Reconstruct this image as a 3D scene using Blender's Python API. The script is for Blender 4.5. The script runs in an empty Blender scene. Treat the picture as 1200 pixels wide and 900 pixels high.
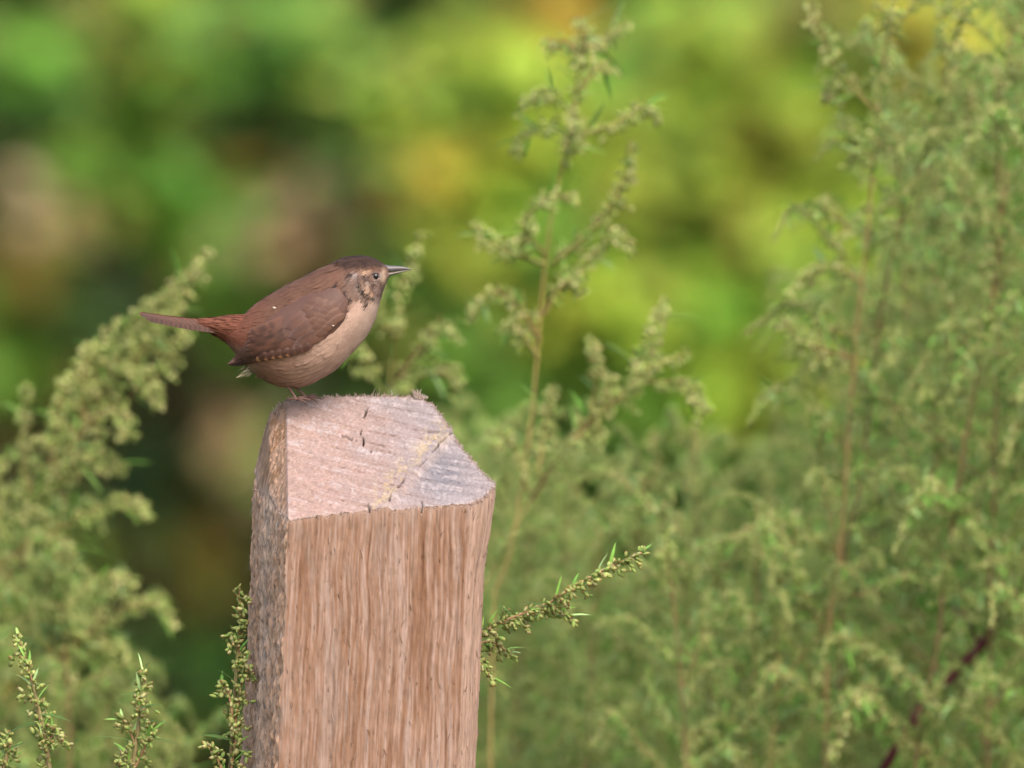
import bpy, math, random
import numpy as np
from mathutils import Vector, Matrix, Quaternion
from mathutils.bvhtree import BVHTree

SC = bpy.context.scene
COL = SC.collection
R = math.radians

# ---------------------------------------------------------------- camera
DIST = 8.0                      # metres to the post's front edge
FRAME_W = 0.468                 # metres across the frame at that distance
AIM_Z = 1.25
PITCH = R(1.5)
CAM = Vector((0.0, -DIST * math.cos(PITCH), AIM_Z + DIST * math.sin(PITCH)))
FWD = Vector((0, math.cos(PITCH), -math.sin(PITCH)))
UPV = Vector((0, math.sin(PITCH), math.cos(PITCH)))
cam_data = bpy.data.cameras.new('camera')
cam = bpy.data.objects.new('camera', cam_data)
COL.objects.link(cam)
cam.location = CAM
cam.rotation_euler = (math.pi / 2 - PITCH, 0, 0)
cam_data.sensor_width = 36.0
cam_data.lens = 36.0 * DIST / FRAME_W
cam_data.clip_start = 0.1
cam_data.clip_end = 3000
cam_data.dof.use_dof = True
cam_data.dof.focus_distance = DIST + 0.05
cam_data.dof.aperture_fstop = cam_data.lens / 46.0     # 46 mm wide lens opening
SC.camera = cam

# ---------------------------------------------------------------- sky, sun, exposure
SUN_EL, SUN_AZ = R(50), R(24)       # azimuth measured from behind the camera to its right
world = bpy.data.worlds.new('World')
SC.world = world
world.use_nodes = True
wn = world.node_tree
bg = wn.nodes['Background']
sky = wn.nodes.new('ShaderNodeTexSky')
sky.sky_type = 'NISHITA'
sky.sun_disc = False
sky.sun_elevation = SUN_EL
sky.sun_rotation = math.pi - SUN_AZ
sky.air_density = 1.6
sky.dust_density = 5.0
sky.ozone_density = 0.6
wn.links.new(sky.outputs[0], bg.inputs[0])
bg.inputs[1].default_value = 0.15
sun_data = bpy.data.lights.new('sun', 'SUN')
sun_data.energy = 1.3
sun_data.angle = R(35)
sun_data.color = (1.0, 0.95, 0.88)
sun = bpy.data.objects.new('sun', sun_data)
COL.objects.link(sun)
sdir = Vector((math.sin(SUN_AZ) * math.cos(SUN_EL), -math.cos(SUN_AZ) * math.cos(SUN_EL), math.sin(SUN_EL)))
sun.rotation_euler = sdir.to_track_quat('Z', 'Y').to_euler()
sun.location = (2, -6, 6)
SC.view_settings.view_transform = 'Standard'
SC.view_settings.look = 'None'
SC.view_settings.exposure = 1.16
SC.view_settings.gamma = 1.0
SC.render.engine = 'CYCLES'
SC.cycles.use_denoising = True
SC.cycles.max_bounces = 6
SC.cycles.transparent_max_bounces = 4


# ---------------------------------------------------------------- helpers
def P(px, py, d):
    """world point seen at photo pixel (px,py) at distance d along the view axis"""
    s = FRAME_W / 1200.0 * d / DIST
    return CAM + FWD * d + Vector((1, 0, 0)) * ((px - 600) * s) + UPV * ((450 - py) * s)


def lin(r, g, b, k=1.0):
    f = lambda c: (c / 255 / 12.92 if c / 255 <= 0.04045 else ((c / 255 + 0.055) / 1.055) ** 2.4) * k
    return (f(r), f(g), f(b))


def hash3(ix, iy, iz, seed):
    n = (ix.astype(np.int64) * 374761393 + iy.astype(np.int64) * 668265263 + iz.astype(np.int64) * 2147483647 + seed * 974634777) & 0xFFFFFFFF
    n = ((n ^ (n >> 13)) * 1274126177) & 0xFFFFFFFF
    n = (n ^ (n >> 16)) * 2246822519 & 0xFFFFFFFF
    return ((n ^ (n >> 15)) & 0xFFFF) / 65535.0


def noise(p, seed=0):
    """value noise in [0,1] for an (N,3) array"""
    i = np.floor(p).astype(np.int64)
    f = p - i
    f = f * f * (3 - 2 * f)
    out = 0
    for dx in (0, 1):
        wx = f[:, 0] if dx else 1 - f[:, 0]
        for dy in (0, 1):
            wy = f[:, 1] if dy else 1 - f[:, 1]
            for dz in (0, 1):
                wz = f[:, 2] if dz else 1 - f[:, 2]
                out = out + wx * wy * wz * hash3(i[:, 0] + dx, i[:, 1] + dy, i[:, 2] + dz, seed)
    return out


def fbm(p, oct=3, seed=0):
    a, t, s = 0.5, 0, 0
    for k in range(oct):
        t = t + a * noise(p * (2.03 ** k), seed + 17 * k)
        s += a
        a *= 0.55
    return t / s


def sstep(a, b, x):
    t = np.clip((x - a) / (b - a), 0, 1)
    return t * t * (3 - 2 * t)


class MB:
    """collects vertices, faces and a colour for each vertex"""
    def __init__(self):
        self.v, self.f, self.c = [], [], []

    def add(self, vs, fs, cs):
        o = len(self.v)
        self.v.extend(vs)
        self.f.extend([tuple(i + o for i in f) for f in fs])
        if isinstance(cs, tuple):
            self.c.extend([cs] * len(vs))
        else:
            self.c.extend(cs)

    def tube(self, pts, radii, col, n=6, col2=None):
        vs, fs, cs = [], [], []
        m = len(pts)
        prev = None
        for i, p in enumerate(pts):
            a = pts[max(0, i - 1)]
            b = pts[min(m - 1, i + 1)]
            t = (b - a).normalized()
            if prev is None:
                u = t.orthogonal().normalized()
            else:
                u = (prev - t * prev.dot(t)).normalized()
            prev = u
            w = t.cross(u)
            for k in range(n):
                an = 2 * math.pi * k / n
                vs.append(p + (u * math.cos(an) + w * math.sin(an)) * radii[i])
                if col2:
                    q = i / (m - 1)
                    cs.append(tuple(col[j] * (1 - q) + col2[j] * q for j in range(3)))
                else:
                    cs.append(col)
        for i in range(m - 1):
            for k in range(n):
                fs.append((i * n + k, i * n + (k + 1) % n, (i + 1) * n + (k + 1) % n, (i + 1) * n + k))
        vs += [pts[0], pts[-1]]
        cs += [cs[0], cs[-1]]
        for k in range(n):
            fs.append((m * n, (k + 1) % n, k))
            fs.append((m * n + 1, (m - 1) * n + k, (m - 1) * n + (k + 1) % n))
        self.add(vs, fs, cs)

    def blade(self, base, d, nrm, L, W, col, tipcol=None, bend=0.0, fold=0.2, seg=3):
        """leaf or feather: folded blade from base along d, its face along nrm"""
        d = d.normalized()
        side = d.cross(nrm).normalized()
        nrm = side.cross(d).normalized()
        vs, fs, cs = [], [], []
        tipcol = tipcol or col
        for i in range(seg + 1):
            t = i / seg
            w = W * 0.5 * (math.sin(math.pi * min(1.0, t * 0.9 + 0.1)) ** 0.8)
            c = base + d * (L * t) - nrm * (bend * L * t * t)
            cc = tuple(col[j] * (1 - t) + tipcol[j] * t for j in range(3))
            if i == 0:
                w = W * 0.12
            if i == seg:
                w = W * 0.05
            vs += [c - side * w + nrm * (fold * w), c, c + side * w + nrm * (fold * w)]
            cs += [cc] * 3
        for i in range(seg):
            a = i * 3
            fs += [(a, a + 1, a + 4, a + 3), (a + 1, a + 2, a + 5, a + 4)]
        self.add(vs, fs, cs)

    def build(self, name, mats, parent=None, smooth=True, offset=None, kind=None):
        me = bpy.data.meshes.new(name)
        vs = self.v
        if offset is not None:
            vs = [v - offset for v in vs]
        me.from_pydata([tuple(v) for v in vs], [], self.f)
        ca = me.color_attributes.new('Col', 'FLOAT_COLOR', 'POINT')
        arr = np.ones((len(vs), 4), dtype=np.float32)
        arr[:, :3] = np.array(self.c, dtype=np.float32)
        ca.data.foreach_set('color', arr.ravel())
        if smooth:
            me.polygons.foreach_set('use_smooth', [True] * len(me.polygons))
        for m in (mats if isinstance(mats, (list, tuple)) else [mats]):
            me.materials.append(m)
        me.update()
        o = bpy.data.objects.new(name, me)
        COL.objects.link(o)
        if parent is not None:
            o.parent = parent
        if kind:
            o['kind'] = kind
        return o


def np_mesh(name, V, F, C, mat, parent=None, kind=None):
    b = MB()
    b.v = [Vector(v) for v in V]
    b.f = F
    b.c = C
    return b.build(name, mat, parent, kind=kind)


def thing(name, label, cat, loc, group=None):
    o = bpy.data.objects.new(name, None)
    o.empty_display_size = 0.05
    COL.objects.link(o)
    o.location = loc
    o['label'] = label
    o['category'] = cat
    if group:
        o['group'] = group
    return o


def spline(pts, n):
    """Catmull-Rom through points, n samples"""
    pts = [Vector(p) for p in pts]
    if len(pts) == 2:
        return [pts[0].lerp(pts[1], i / (n - 1)) for i in range(n)]
    e = [pts[0] * 2 - pts[1]] + pts + [pts[-1] * 2 - pts[-2]]
    out = []
    m = len(pts) - 1
    for i in range(n):
        t = i / (n - 1) * m
        k = min(int(t), m - 1)
        u = t - k
        a, b, c, d = e[k], e[k + 1], e[k + 2], e[k + 3]
        out.append(0.5 * ((2 * b) + (c - a) * u + (2 * a - 5 * b + 4 * c - d) * u * u + (3 * b - a - 3 * c + d) * u ** 3))
    return out


def even(pts, n):
    """n points at equal steps along a polyline"""
    acc = [0.0]
    for a, b in zip(pts[:-1], pts[1:]):
        acc.append(acc[-1] + (b - a).length)
    out, k = [], 0
    for i in range(n):
        t = acc[-1] * i / (n - 1)
        while k < len(pts) - 2 and acc[k + 1] < t:
            k += 1
        out.append(pts[k].lerp(pts[k + 1], min(1, (t - acc[k]) / max(1e-9, acc[k + 1] - acc[k]))))
    return out


def rvec(rng):
    while True:
        v = Vector((rng.uniform(-1, 1), rng.uniform(-1, 1), rng.uniform(-1, 1)))
        if 0.05 < v.length < 1:
            return v.normalized()


# ---------------------------------------------------------------- materials
def vcol_mat(name, rough=0.8, spec=0.25, transl=0.0, nscale=None, namt=0.25, bump=0.0, bscale=900, obj_var=0.0, stretch=None):
    m = bpy.data.materials.new(name)
    m.use_nodes = True
    nt = m.node_tree
    L = nt.links.new
    pr = nt.nodes['Principled BSDF']
    at = nt.nodes.new('ShaderNodeAttribute')
    at.attribute_name = 'Col'
    colour = at.outputs['Color']
    tc = nt.nodes.new('ShaderNodeTexCoord')
    vec = tc.outputs['Object']
    if stretch:
        mp = nt.nodes.new('ShaderNodeMapping')
        mp.inputs['Scale'].default_value = stretch
        L(vec, mp.inputs['Vector'])
        vec = mp.outputs[0]
    if nscale:
        no = nt.nodes.new('ShaderNodeTexNoise')
        no.inputs['Scale'].default_value = nscale
        no.inputs['Detail'].default_value = 4
        L(vec, no.inputs['Vector'])
        mr = nt.nodes.new('ShaderNodeMapRange')
        mr.inputs['From Min'].default_value = 0.25
        mr.inputs['From Max'].default_value = 0.75
        mr.inputs['To Min'].default_value = 1 - namt
        mr.inputs['To Max'].default_value = 1 + namt
        L(no.outputs['Fac'], mr.inputs['Value'])
        vm = nt.nodes.new('ShaderNodeVectorMath')
        vm.operation = 'SCALE'
        L(colour, vm.inputs[0])
        L(mr.outputs[0], vm.inputs['Scale'])
        colour = vm.outputs[0]
    if obj_var:
        oi = nt.nodes.new('ShaderNodeObjectInfo')
        mr = nt.nodes.new('ShaderNodeMapRange')
        mr.inputs['To Min'].default_value = 1 - obj_var
        mr.inputs['To Max'].default_value = 1 + obj_var
        L(oi.outputs['Random'], mr.inputs['Value'])
        vm = nt.nodes.new('ShaderNodeVectorMath')
        vm.operation = 'SCALE'
        L(colour, vm.inputs[0])
        L(mr.outputs[0], vm.inputs['Scale'])
        colour = vm.outputs[0]
    L(colour, pr.inputs['Base Color'])
    pr.inputs['Roughness'].default_value = rough
    pr.inputs['Specular IOR Level'].default_value = spec
    if bump:
        no = nt.nodes.new('ShaderNodeTexNoise')
        no.inputs['Scale'].default_value = bscale
        no.inputs['Detail'].default_value = 3
        L(vec, no.inputs['Vector'])
        bp = nt.nodes.new('ShaderNodeBump')
        bp.inputs['Strength'].default_value = bump
        bp.inputs['Distance'].default_value = 0.0006
        L(no.outputs['Fac'], bp.inputs['Height'])
        L(bp.outputs[0], pr.inputs['Normal'])
    if transl:
        tr = nt.nodes.new('ShaderNodeBsdfTranslucent')
        L(colour, tr.inputs['Color'])
        mx = nt.nodes.new('ShaderNodeMixShader')
        mx.inputs[0].default_value = transl
        L(pr.outputs[0], mx.inputs[1])
        L(tr.outputs[0], mx.inputs[2])
        L(mx.outputs[0], nt.nodes['Material Output'].inputs['Surface'])
    return m


M_WOOD = vcol_mat('weathered_wood', 0.9, 0.15, nscale=700, namt=0.2, bump=0.5, bscale=900, stretch=(1, 1, 0.18))
M_FIBRE = vcol_mat('wood_fibre', 0.9, 0.1, transl=0.4)
M_PLUM = vcol_mat('plumage', 0.75, 0.2, nscale=1500, namt=0.14)
M_FEATH = vcol_mat('flight_feather', 0.6, 0.3, nscale=900, namt=0.12)
M_HORN = vcol_mat('horn_beak', 0.4, 0.45, nscale=800, namt=0.12)
M_SKIN = vcol_mat('leg_skin', 0.55, 0.35, nscale=1200, namt=0.2)
M_EYE = vcol_mat('eye_gloss', 0.08, 0.6)
M_HEAD = vcol_mat('mugwort_flower', 0.85, 0.15, transl=0.32, obj_var=0.15)
M_STEM = vcol_mat('herb_stem', 0.75, 0.25, nscale=120, namt=0.2)
M_LEAF = vcol_mat('herb_leaf', 0.7, 0.25, transl=0.42, obj_var=0.12)
M_SHRUB = vcol_mat('shrub_leaf', 0.6, 0.3, transl=0.35)
M_BARK = vcol_mat('shrub_bark', 0.9, 0.1, nscale=60, namt=0.3)

gm = bpy.data.materials.new('meadow_ground')
gm.use_nodes = True
gnt = gm.node_tree
gno = gnt.nodes.new('ShaderNodeTexNoise')
gno.inputs['Scale'].default_value = 3.0
gno.inputs['Detail'].default_value = 8
gcr = gnt.nodes.new('ShaderNodeValToRGB')
gcr.color_ramp.elements[0].position = 0.3
gcr.color_ramp.elements[0].color = (0.035, 0.05, 0.015, 1)
gcr.color_ramp.elements[1].position = 0.7
gcr.color_ramp.elements[1].color = (0.12, 0.10, 0.05, 1)
gtc = gnt.nodes.new('ShaderNodeTexCoord')
gnt.links.new(gtc.outputs['Object'], gno.inputs['Vector'])
gnt.links.new(gno.outputs['Fac'], gcr.inputs[0])
gnt.links.new(gcr.outputs[0], gnt.nodes['Principled BSDF'].inputs['Base Color'])
gnt.nodes['Principled BSDF'].inputs['Roughness'].default_value = 0.95


# ---------------------------------------------------------------- ground
def make_ground():
    N = 80
    xs = np.concatenate([-np.geomspace(1500, 6, 20), np.linspace(-5, 5, 40), np.geomspace(6, 1500, 20)])
    X, Y = np.meshgrid(xs, xs)
    n = fbm(np.stack([X.ravel() * 0.8, Y.ravel() * 0.8, X.ravel() * 0], 1), 3, 5)
    Z = (n - 0.5) * 0.08 - 0.02
    V = np.stack([X.ravel(), Y.ravel() + 6, Z], 1)
    F = [(j * N + i, j * N + i + 1, (j + 1) * N + i + 1, (j + 1) * N + i) for j in range(N - 1) for i in range(N - 1)]
    o = np_mesh('ground', V, F, [(0.06, 0.07, 0.03)] * len(V), gm)
    o['kind'] = 'structure'


make_ground()


# ---------------------------------------------------------------- wooden post
S0 = FRAME_W / 1200.0
POST_Y0 = P(344, 610, DIST).y


def pxw(px, y):
    """x of photo column px at world depth y"""
    d = (y - CAM.y) / math.cos(PITCH)
    return (px - 600) * S0 * d / DIST


def pzw(py, y):
    """z of photo row py at world depth y (near the axis)"""
    # solve along the ray of that row
    t = (450 - py) * S0 / DIST
    ray = FWD + UPV * t
    return CAM.z + ray.z * (y - CAM.y) / ray.y


def make_post():
    # plan outline of the post at its top: photo column and depth behind the front-left edge (metres)
    out = [(344, 0.000), (380, 0.003), (430, 0.0065), (480, 0.010), (530, 0.0135), (558, 0.0155), (572, 0.019), (586, 0.028),
           (570, 0.037), (536, 0.061), (508, 0.084), (490, 0.089), (450, 0.090), (413, 0.090), (370, 0.0885), (345, 0.0865),
           (331, 0.0875), (316, 0.0885), (304, 0.086), (303, 0.080), (307, 0.066), (316, 0.047), (327, 0.027), (336, 0.012)]
    pts = [Vector((pxw(a, POST_Y0 + b), POST_Y0 + b)) for a, b in out]
    # resample the closed outline evenly
    seg = [(pts[i], pts[(i + 1) % len(pts)]) for i in range(len(pts))]
    lens = [(b - a).length for a, b in seg]
    total = sum(lens)
    N = 720
    per = []
    k, acc = 0, 0
    for i in range(N):
        t = total * i / N
        while acc + lens[k] < t:
            acc += lens[k]
            k += 1
        per.append(seg[k][0].lerp(seg[k][1], (t - acc) / lens[k]))
    per = np.array([tuple(p) for p in per])
    # light smoothing of corners (worn edges)
    for _ in range(3):
        per = 0.25 * np.roll(per, 1, 0) + 0.5 * per + 0.25 * np.roll(per, -1, 0)
    nx = np.roll(per, -1, 0) - np.roll(per, 1, 0)
    nrm = np.stack([nx[:, 1], -nx[:, 0]], 1)
    nrm /= np.linalg.norm(nrm, axis=1)[:, None]
    # plane of the slanting cut
    A, B = [], []
    for px, py, dy in ((344, 608, 0), (429, 597, 0.0065), (557, 590, 0.0155), (345, 474, 0.0865), (413, 466, 0.09), (507, 468, 0.084)):
        y = POST_Y0 + dy
        A.append((pxw(px, y), y, 1))
        B.append(pzw(py, y))
    coef = np.linalg.lstsq(np.array(A), np.array(B), rcond=None)[0]

    def px_of(x, y):
        return x / (S0 * ((y - CAM.y) / math.cos(PITCH)) / DIST) + 600

    cracks = [[(431, 478), (427, 492), (424, 508)], [(427, 512), (428, 522)], [(437, 528), (437, 535)],
              [(531, 507), (517, 520), (509, 532), (497, 546), (491, 561)], [(478, 563), (471, 572)],
              [(464, 575), (461, 588), (459, 596)], [(403, 510), (418, 516)], [(500, 584), (501, 592)], [(437, 590), (439, 600)]]
    ridge = [(531, 506), (512, 527), (494, 545), (480, 562), (466, 578), (455, 600)]

    def dist_poly(qx, qy, poly):
        best = np.full(qx.shape, 1e9)
        for (ax, ay), (bx, by) in zip(poly[:-1], poly[1:]):
            dx, dy = bx - ax, by - ay
            t = np.clip(((qx - ax) * dx + (qy - ay) * dy) / (dx * dx + dy * dy), 0, 1)
            best = np.minimum(best, np.hypot(qx - ax - t * dx, qy - ay - t * dy))
        return best

    def top_z(x, y):
        z0 = coef[0] * x + coef[1] * y + coef[2]
        d = (y - CAM.y) / math.cos(PITCH)
        px = px_of(x, y)
        py = 450 - (z0 - (CAM.z - math.tan(PITCH) * (y - CAM.y))) / (S0 * d / DIST)
        # steep bevel on the left side
        line = 344 - 7 * np.clip((y - POST_Y0) / 0.085, 0, 1)
        w = np.clip(line - px, 0, None)
        drop = (w * 0.9 * (1 + 1.6 * np.clip(1 - (y - POST_Y0) / 0.085, 0, 1)) + np.clip(w - 20, 0, None) * 3.2) * S0
        z = z0 - drop
        # second facet on the right, a touch lower and tilted
        side = (px - 531) * (600 - 506) - (py - 506) * (455 - 531)
        q = np.clip(side / 120.0, 0, None)
        z = z - sstep(0, 5, q) * 0.0012 - np.clip(q, 0, 60) * 0.000012
        z = z + np.exp(-(dist_poly(px, py, ridge) / 6.0) ** 2) * 0.0006
        p3 = np.stack([x * 900, y * 900, x * 0], 1)
        saw = noise(np.stack([px * 0.03 + 7, (py - 0.22 * px + .0005 * (px - 440) ** 2) * 0.42, px * 0], 1), 3)
        z = z + (fbm(p3, 3, 2) - 0.5) * 0.0009 + (saw - 0.5) * 0.0005
        z = z + sstep(1, 5, w) * (fbm(np.stack([x * 900, y * 520 + z * 130, z * 150 - y * 200], 1), 4, 14) - .5) * .0040
        cr = np.zeros_like(x)
        for c in cracks:
            wob = (noise(np.stack([px * .25, py * .25, px * 0], 1), 9) - .5) * 2.4
            dd = dist_poly(px + wob, py, c)
            cr = np.maximum(cr, (1 - sstep(0.3, 1.5, dd)) * sstep(.25, .5, noise(np.stack([px * .12, py * .12, px * 0], 1), 10)))
        z = z - cr * 0.003
        return z, px, py, cr, w, q, saw

    V, C, F = [], [], []
    # ---- sides: rows from the top edge down to below the ground
    cx, cy = per.mean(0)
    lean = 13 * S0 / (300 * S0)           # leans to the right going up
    zt, px, py, *_ = top_z(per[:, 0], per[:, 1])
    ar = np.stack([per[:, 0] * 900, per[:, 1] * 900, per[:, 0] * 0], 1)
    fray = (fbm(ar, 3, 41) - .5) * .0022 + np.clip(noise(ar * 1.6, 42) - .72, 0, 1) * .006
    fray = fray * np.where(nrm[:, 1] > .2, 1.0, .55)
    pk = np.exp(-((px - 489) / 7.0) ** 2) * (nrm[:, 1] > .2)
    zt = zt + fray + pk * .0010
    zref = zt.max()
    rows = np.concatenate([np.linspace(0, 0.19, 250), np.linspace(0.195, 0.4, 30), np.linspace(0.45, 1.42, 20)])
    left = (np.arange(N) / N * 0 + (nrm[:, 0] < -0.6)).astype(float)
    backm = nrm[:, 1] > 0.3
    zmin_rel = zt
    for r, dz in enumerate(rows):
        z = zmin_rel - dz * (1 if r < 280 else 1)
        if dz > 0.4:   # blend to a level bottom
            k = (dz - 0.4) / (1.42 - 0.4)
            z = zmin_rel - 0.4 + k * (-0.12 - (zmin_rel - 0.4))
        shift = -(zref - z) * lean
        taper = 1.0 + 0.0 * dz
        x = cx + (per[:, 0] - cx) * taper + shift
        y = cy + (per[:, 1] - cy) * taper
        # grain relief: long along the height
        g = np.stack([per[:, 0] * 420, per[:, 1] * 420, z * 22], 1)
        g2 = np.stack([per[:, 0] * 1300, per[:, 1] * 1300, z * 60], 1)
        g3 = np.stack([per[:, 0] * 260, per[:, 1] * 260, z * 190], 1)
        h = (fbm(g, 3, 11) - 0.5) * 0.0018 + (fbm(g2, 2, 12) - 0.5) * 0.0011
        rough = (fbm(np.stack([per[:, 0] * 900, per[:, 1] * 520 + z * 130, z * 150 - per[:, 1] * 200], 1), 4, 14) - 0.5) * 0.0046
        h = h + left * rough + (1 - left) * rough * 0.18
        edge = np.exp(-dz / 0.0012)
        h = h * (1 - 0.5 * edge) - edge * 0.0004
        x = x - sstep(545, 582, px) * (nrm[:, 1] < .95) * 9 * S0 * sstep(0.004, .045, np.full_like(z, dz))
        x = x + nrm[:, 0] * h
        y = y + nrm[:, 1] * h
        V.append(np.stack([x, y, z + edge * 0], 1))
        # colours
        warp = (fbm(np.stack([per[:, 0] * 40, per[:, 1] * 40, z * 22], 1), 2, 20) - .5) * .006
        s1 = fbm(np.stack([(per[:, 0] + warp) * 230, per[:, 1] * 230, z * 9 + (per[:, 0] * 6)], 1), 3, 21)
        s2 = fbm(np.stack([(per[:, 0] + warp) * 800, per[:, 1] * 800, z * 18], 1), 3, 22)
        s3 = fbm(np.stack([per[:, 0] * 90, per[:, 1] * 90, z * 30], 1), 3, 23)
        s4 = noise(np.stack([(per[:, 0] + warp) * 1700, per[:, 1] * 1700, z * 45], 1), 24)
        s5 = fbm(np.stack([per[:, 0] * 150, per[:, 1] * 150, z * 24], 1), 3, 25)
        s6 = noise(np.stack([(per[:, 0] + warp) * 2300, per[:, 1] * 2300, z * 110], 1), 26)
        fibre = 0.14 * s1 + 0.28 * s2 + 0.18 * s5 + 0.20 * s4 + .20 * s6
        base = np.array(lin(179, 143, 124))
        brown = np.array(lin(154, 112, 86))
        pale = np.array(lin(206, 178, 168))
        a = sstep(0.49, 0.64, fibre)[:, None]
        b = sstep(0.51, 0.38, fibre)[:, None]
        a, b = a * .8, b * .8
        c = base * (1 - a) + pale * a
        c = c * (1 - b) + brown * b
        gr = sstep(0.52, 0.75, s3)[:, None] * 0.35
        c = c * (1 - gr) + np.array(lin(165, 145, 138)) * gr
        dk = sstep(0.30, 0.18, 0.6 * s2 + 0.4 * s4)[:, None] * 0.5
        c = c * (1 - dk) + np.array(lin(92, 52, 36)) * dk
        ln1 = noise(np.stack([(per[:, 0] + warp * .6) * 1500, per[:, 1] * 1500, z * 14], 1), 27)
        ln2 = noise(np.stack([(per[:, 0] + warp * .6) * 1100, per[:, 1] * 1100, z * 20], 1), 28)
        dk = (sstep(.24, .08, ln1) * sstep(.35, .6, s5))[:, None] * 0.45
        c = c * (1 - dk) + np.array(lin(120, 74, 52)) * dk
        pk2 = (sstep(.80, .95, ln2) * sstep(.35, .6, s3))[:, None] * 0.5
        c = c * (1 - pk2) + np.array(lin(222, 200, 192)) * pk2
        # left, rough face; colour lightened and warmed to offset its dim bluish skylight
        l3 = fbm(np.stack([per[:, 0] * 900, per[:, 1] * 500 + z * 160, z * 190 - per[:, 1] * 120], 1), 4, 31)
        l1 = fbm(np.stack([per[:, 0] * 300, per[:, 1] * 300, z * 60], 1), 3, 32)
        lc = np.array(lin(230, 188, 162)) * (0.72 + 0.6 * l1)[:, None]
        fl = sstep(0.60, 0.74, l3)[:, None] * 0.55
        lc = lc * (1 - fl) + np.array(lin(240, 226, 220)) * fl
        dk = sstep(0.40, 0.28, l3)[:, None] * 0.75
        lc = lc * (1 - dk) + np.array(lin(128, 92, 72)) * dk
        # pale worn band down the middle of the rough face
        depth = (per[:, 1] - POST_Y0)
        band = np.exp(-((depth - 0.040 + (l1 - .5) * 0.02) / 0.012) ** 2)[:, None] * 0.5
        lc = lc * (1 - band) + np.array(lin(236, 216, 206)) * band * (0.7 + 0.5 * l3)[:, None] + lc * 0
        lw = left[:, None]
        c = c * (1 - lw) + lc * lw
        # pale narrow strip on the worn right corner
        strip = ((nrm[:, 0] > 0.3) & (nrm[:, 1] < 0.2)).astype(float)[:, None] * 0.55
        c = c * (1 - strip) + np.array(lin(214, 182, 168)) * strip * (0.75 + 0.5 * s2)[:, None]
        # frayed pale upper edge
        e2 = np.exp(-dz / 0.003)
        c = c * (1 - 0.35 * e2) + np.array(lin(196, 168, 156)) * 0.35 * e2
        C.append(c)
    nr = len(rows)
    for r in range(nr - 1):
        for i in range(N):
            j = (i + 1) % N
            F.append((r * N + i, (r + 1) * N + i, (r + 1) * N + j, r * N + j))
    # ---- top: rings shrinking to the centre
    K = 150
    base_i = nr * N
    kc = np.array([cx - 0.001, cy - 0.002])
    for k in range(1, K + 1):
        f = 1 - k / (K + 0.5)
        q = kc + (per - kc) * f
        z, px, py, cr, w, qq, saw = top_z(q[:, 0], q[:, 1])
        sh = -(zref - z) * lean
        rim = math.exp(-k / 2.5)
        z = z + rim * 0.0008 * (noise(np.stack([px * .3, py * .3, px * 0], 1), 44))
        V.append(np.stack([q[:, 0] + sh, q[:, 1], z], 1))
        n1 = fbm(np.stack([px * 0.022, py * 0.022, px * 0], 1), 3, 51)
        n2 = fbm(np.stack([px * 0.16, py * 0.16, px * 0], 1), 3, 52)
        n3 = fbm(np.stack([px * 0.5, py * 0.5, px * 0], 1), 2, 53)
        ln = fbm(np.stack([px * 0.02 + 3, (py - 0.22 * px + .0005 * (px - 440) ** 2) * 0.34, px * 0], 1), 3, 54)
        pink = np.array(lin(192, 162, 154))
        grey = np.array(lin(170, 162, 168))
        blue = np.array(lin(150, 148, 160))
        tgrey = sstep(350, 520, px - (py - 530) * 0.75 + (n1 - .5) * 150 + (ln - .5) * 90)[:, None] * 0.8
        c = pink * (1 - tgrey) + grey * tgrey
        st = (np.exp(-(((px - 520) / 34) ** 2 + ((py - 552) / 30) ** 2)) * sstep(0, 10, qq) * (0.1 + 1.5 * n2))[:, None]
        c = c * (1 - np.clip(st, 0, 1) * 0.9) + blue * 0.82 * np.clip(st, 0, 1) * 0.9
        rg = np.hypot(px - 585, (py - 440) * 1.7)
        rings = noise(np.stack([rg * .16 + n1 * 2, px * 0, px * 0], 1), 57)
        c = c * (0.62 + 0.34 * ln + 0.24 * n3 + .14 * rings)[:, None]
        wh = sstep(0.52, 0.72, 0.5 * n2 + 0.5 * ln)[:, None] * 0.6
        c = c * (1 - wh) + np.array(lin(212, 198, 200)) * wh
        rid = np.exp(-((dist_poly(px + 9, py + 5, ridge) + (n3 - .5) * 14) / 11.0) ** 2)[:, None] * sstep(.4, .62, .6 * n2 + .4 * n3)[:, None]
        c = c * (1 - rid * .7) + np.array(lin(205, 182, 140)) * rid * .7
        spk = (sstep(0.22, 0.15, n3) * sstep(.45, .6, n2) + .8 * sstep(.30, .22, ln) * sstep(.5, .4, n2))[:, None] * 0.5
        c = c * (1 - spk) + np.array(lin(104, 74, 62)) * spk
        c = c * (1 - cr[:, None] * 0.8)
        lw = sstep(0, 3, w)[:, None]
        c = c * (1 - lw) + (np.array(lin(196, 160, 138)) * (0.5 + 0.9 * n3)[:, None] * (1 - sstep(.5, .62, n2))[:, None] + np.array(lin(176, 138, 110)) * sstep(.45, .7, n2)[:, None]) * lw
        rm = rim * 0.7
        c = c * (1 - rm) + np.array(lin(216, 196, 190)) * rm
        C.append(c)
    for k in range(K):
        a0 = base_i + (k - 1) * N if k > 0 else 0
        b0 = base_i + k * N
        for i in range(N):
            j = (i + 1) % N
            F.append((a0 + i, a0 + j, b0 + j, b0 + i))
    F.append(tuple(base_i + (K - 1) * N + i for i in range(N)))
    F.append(tuple((nr - 1) * N + i for i in range(N)))
    V = np.concatenate(V)
    C = np.concatenate(C) * POST_GAIN
    base = Vector((cx - zref * lean, cy, 0))
    root = thing('wooden_post', 'rough sawn reddish wooden post with slanting cracked top under the bird', 'post', base)
    body = np_mesh('post_timber', V - np.array(base), F, C, M_WOOD, root)
    # ---- frayed fibres
    rng = random.Random(4)
    fb = MB()

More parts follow.
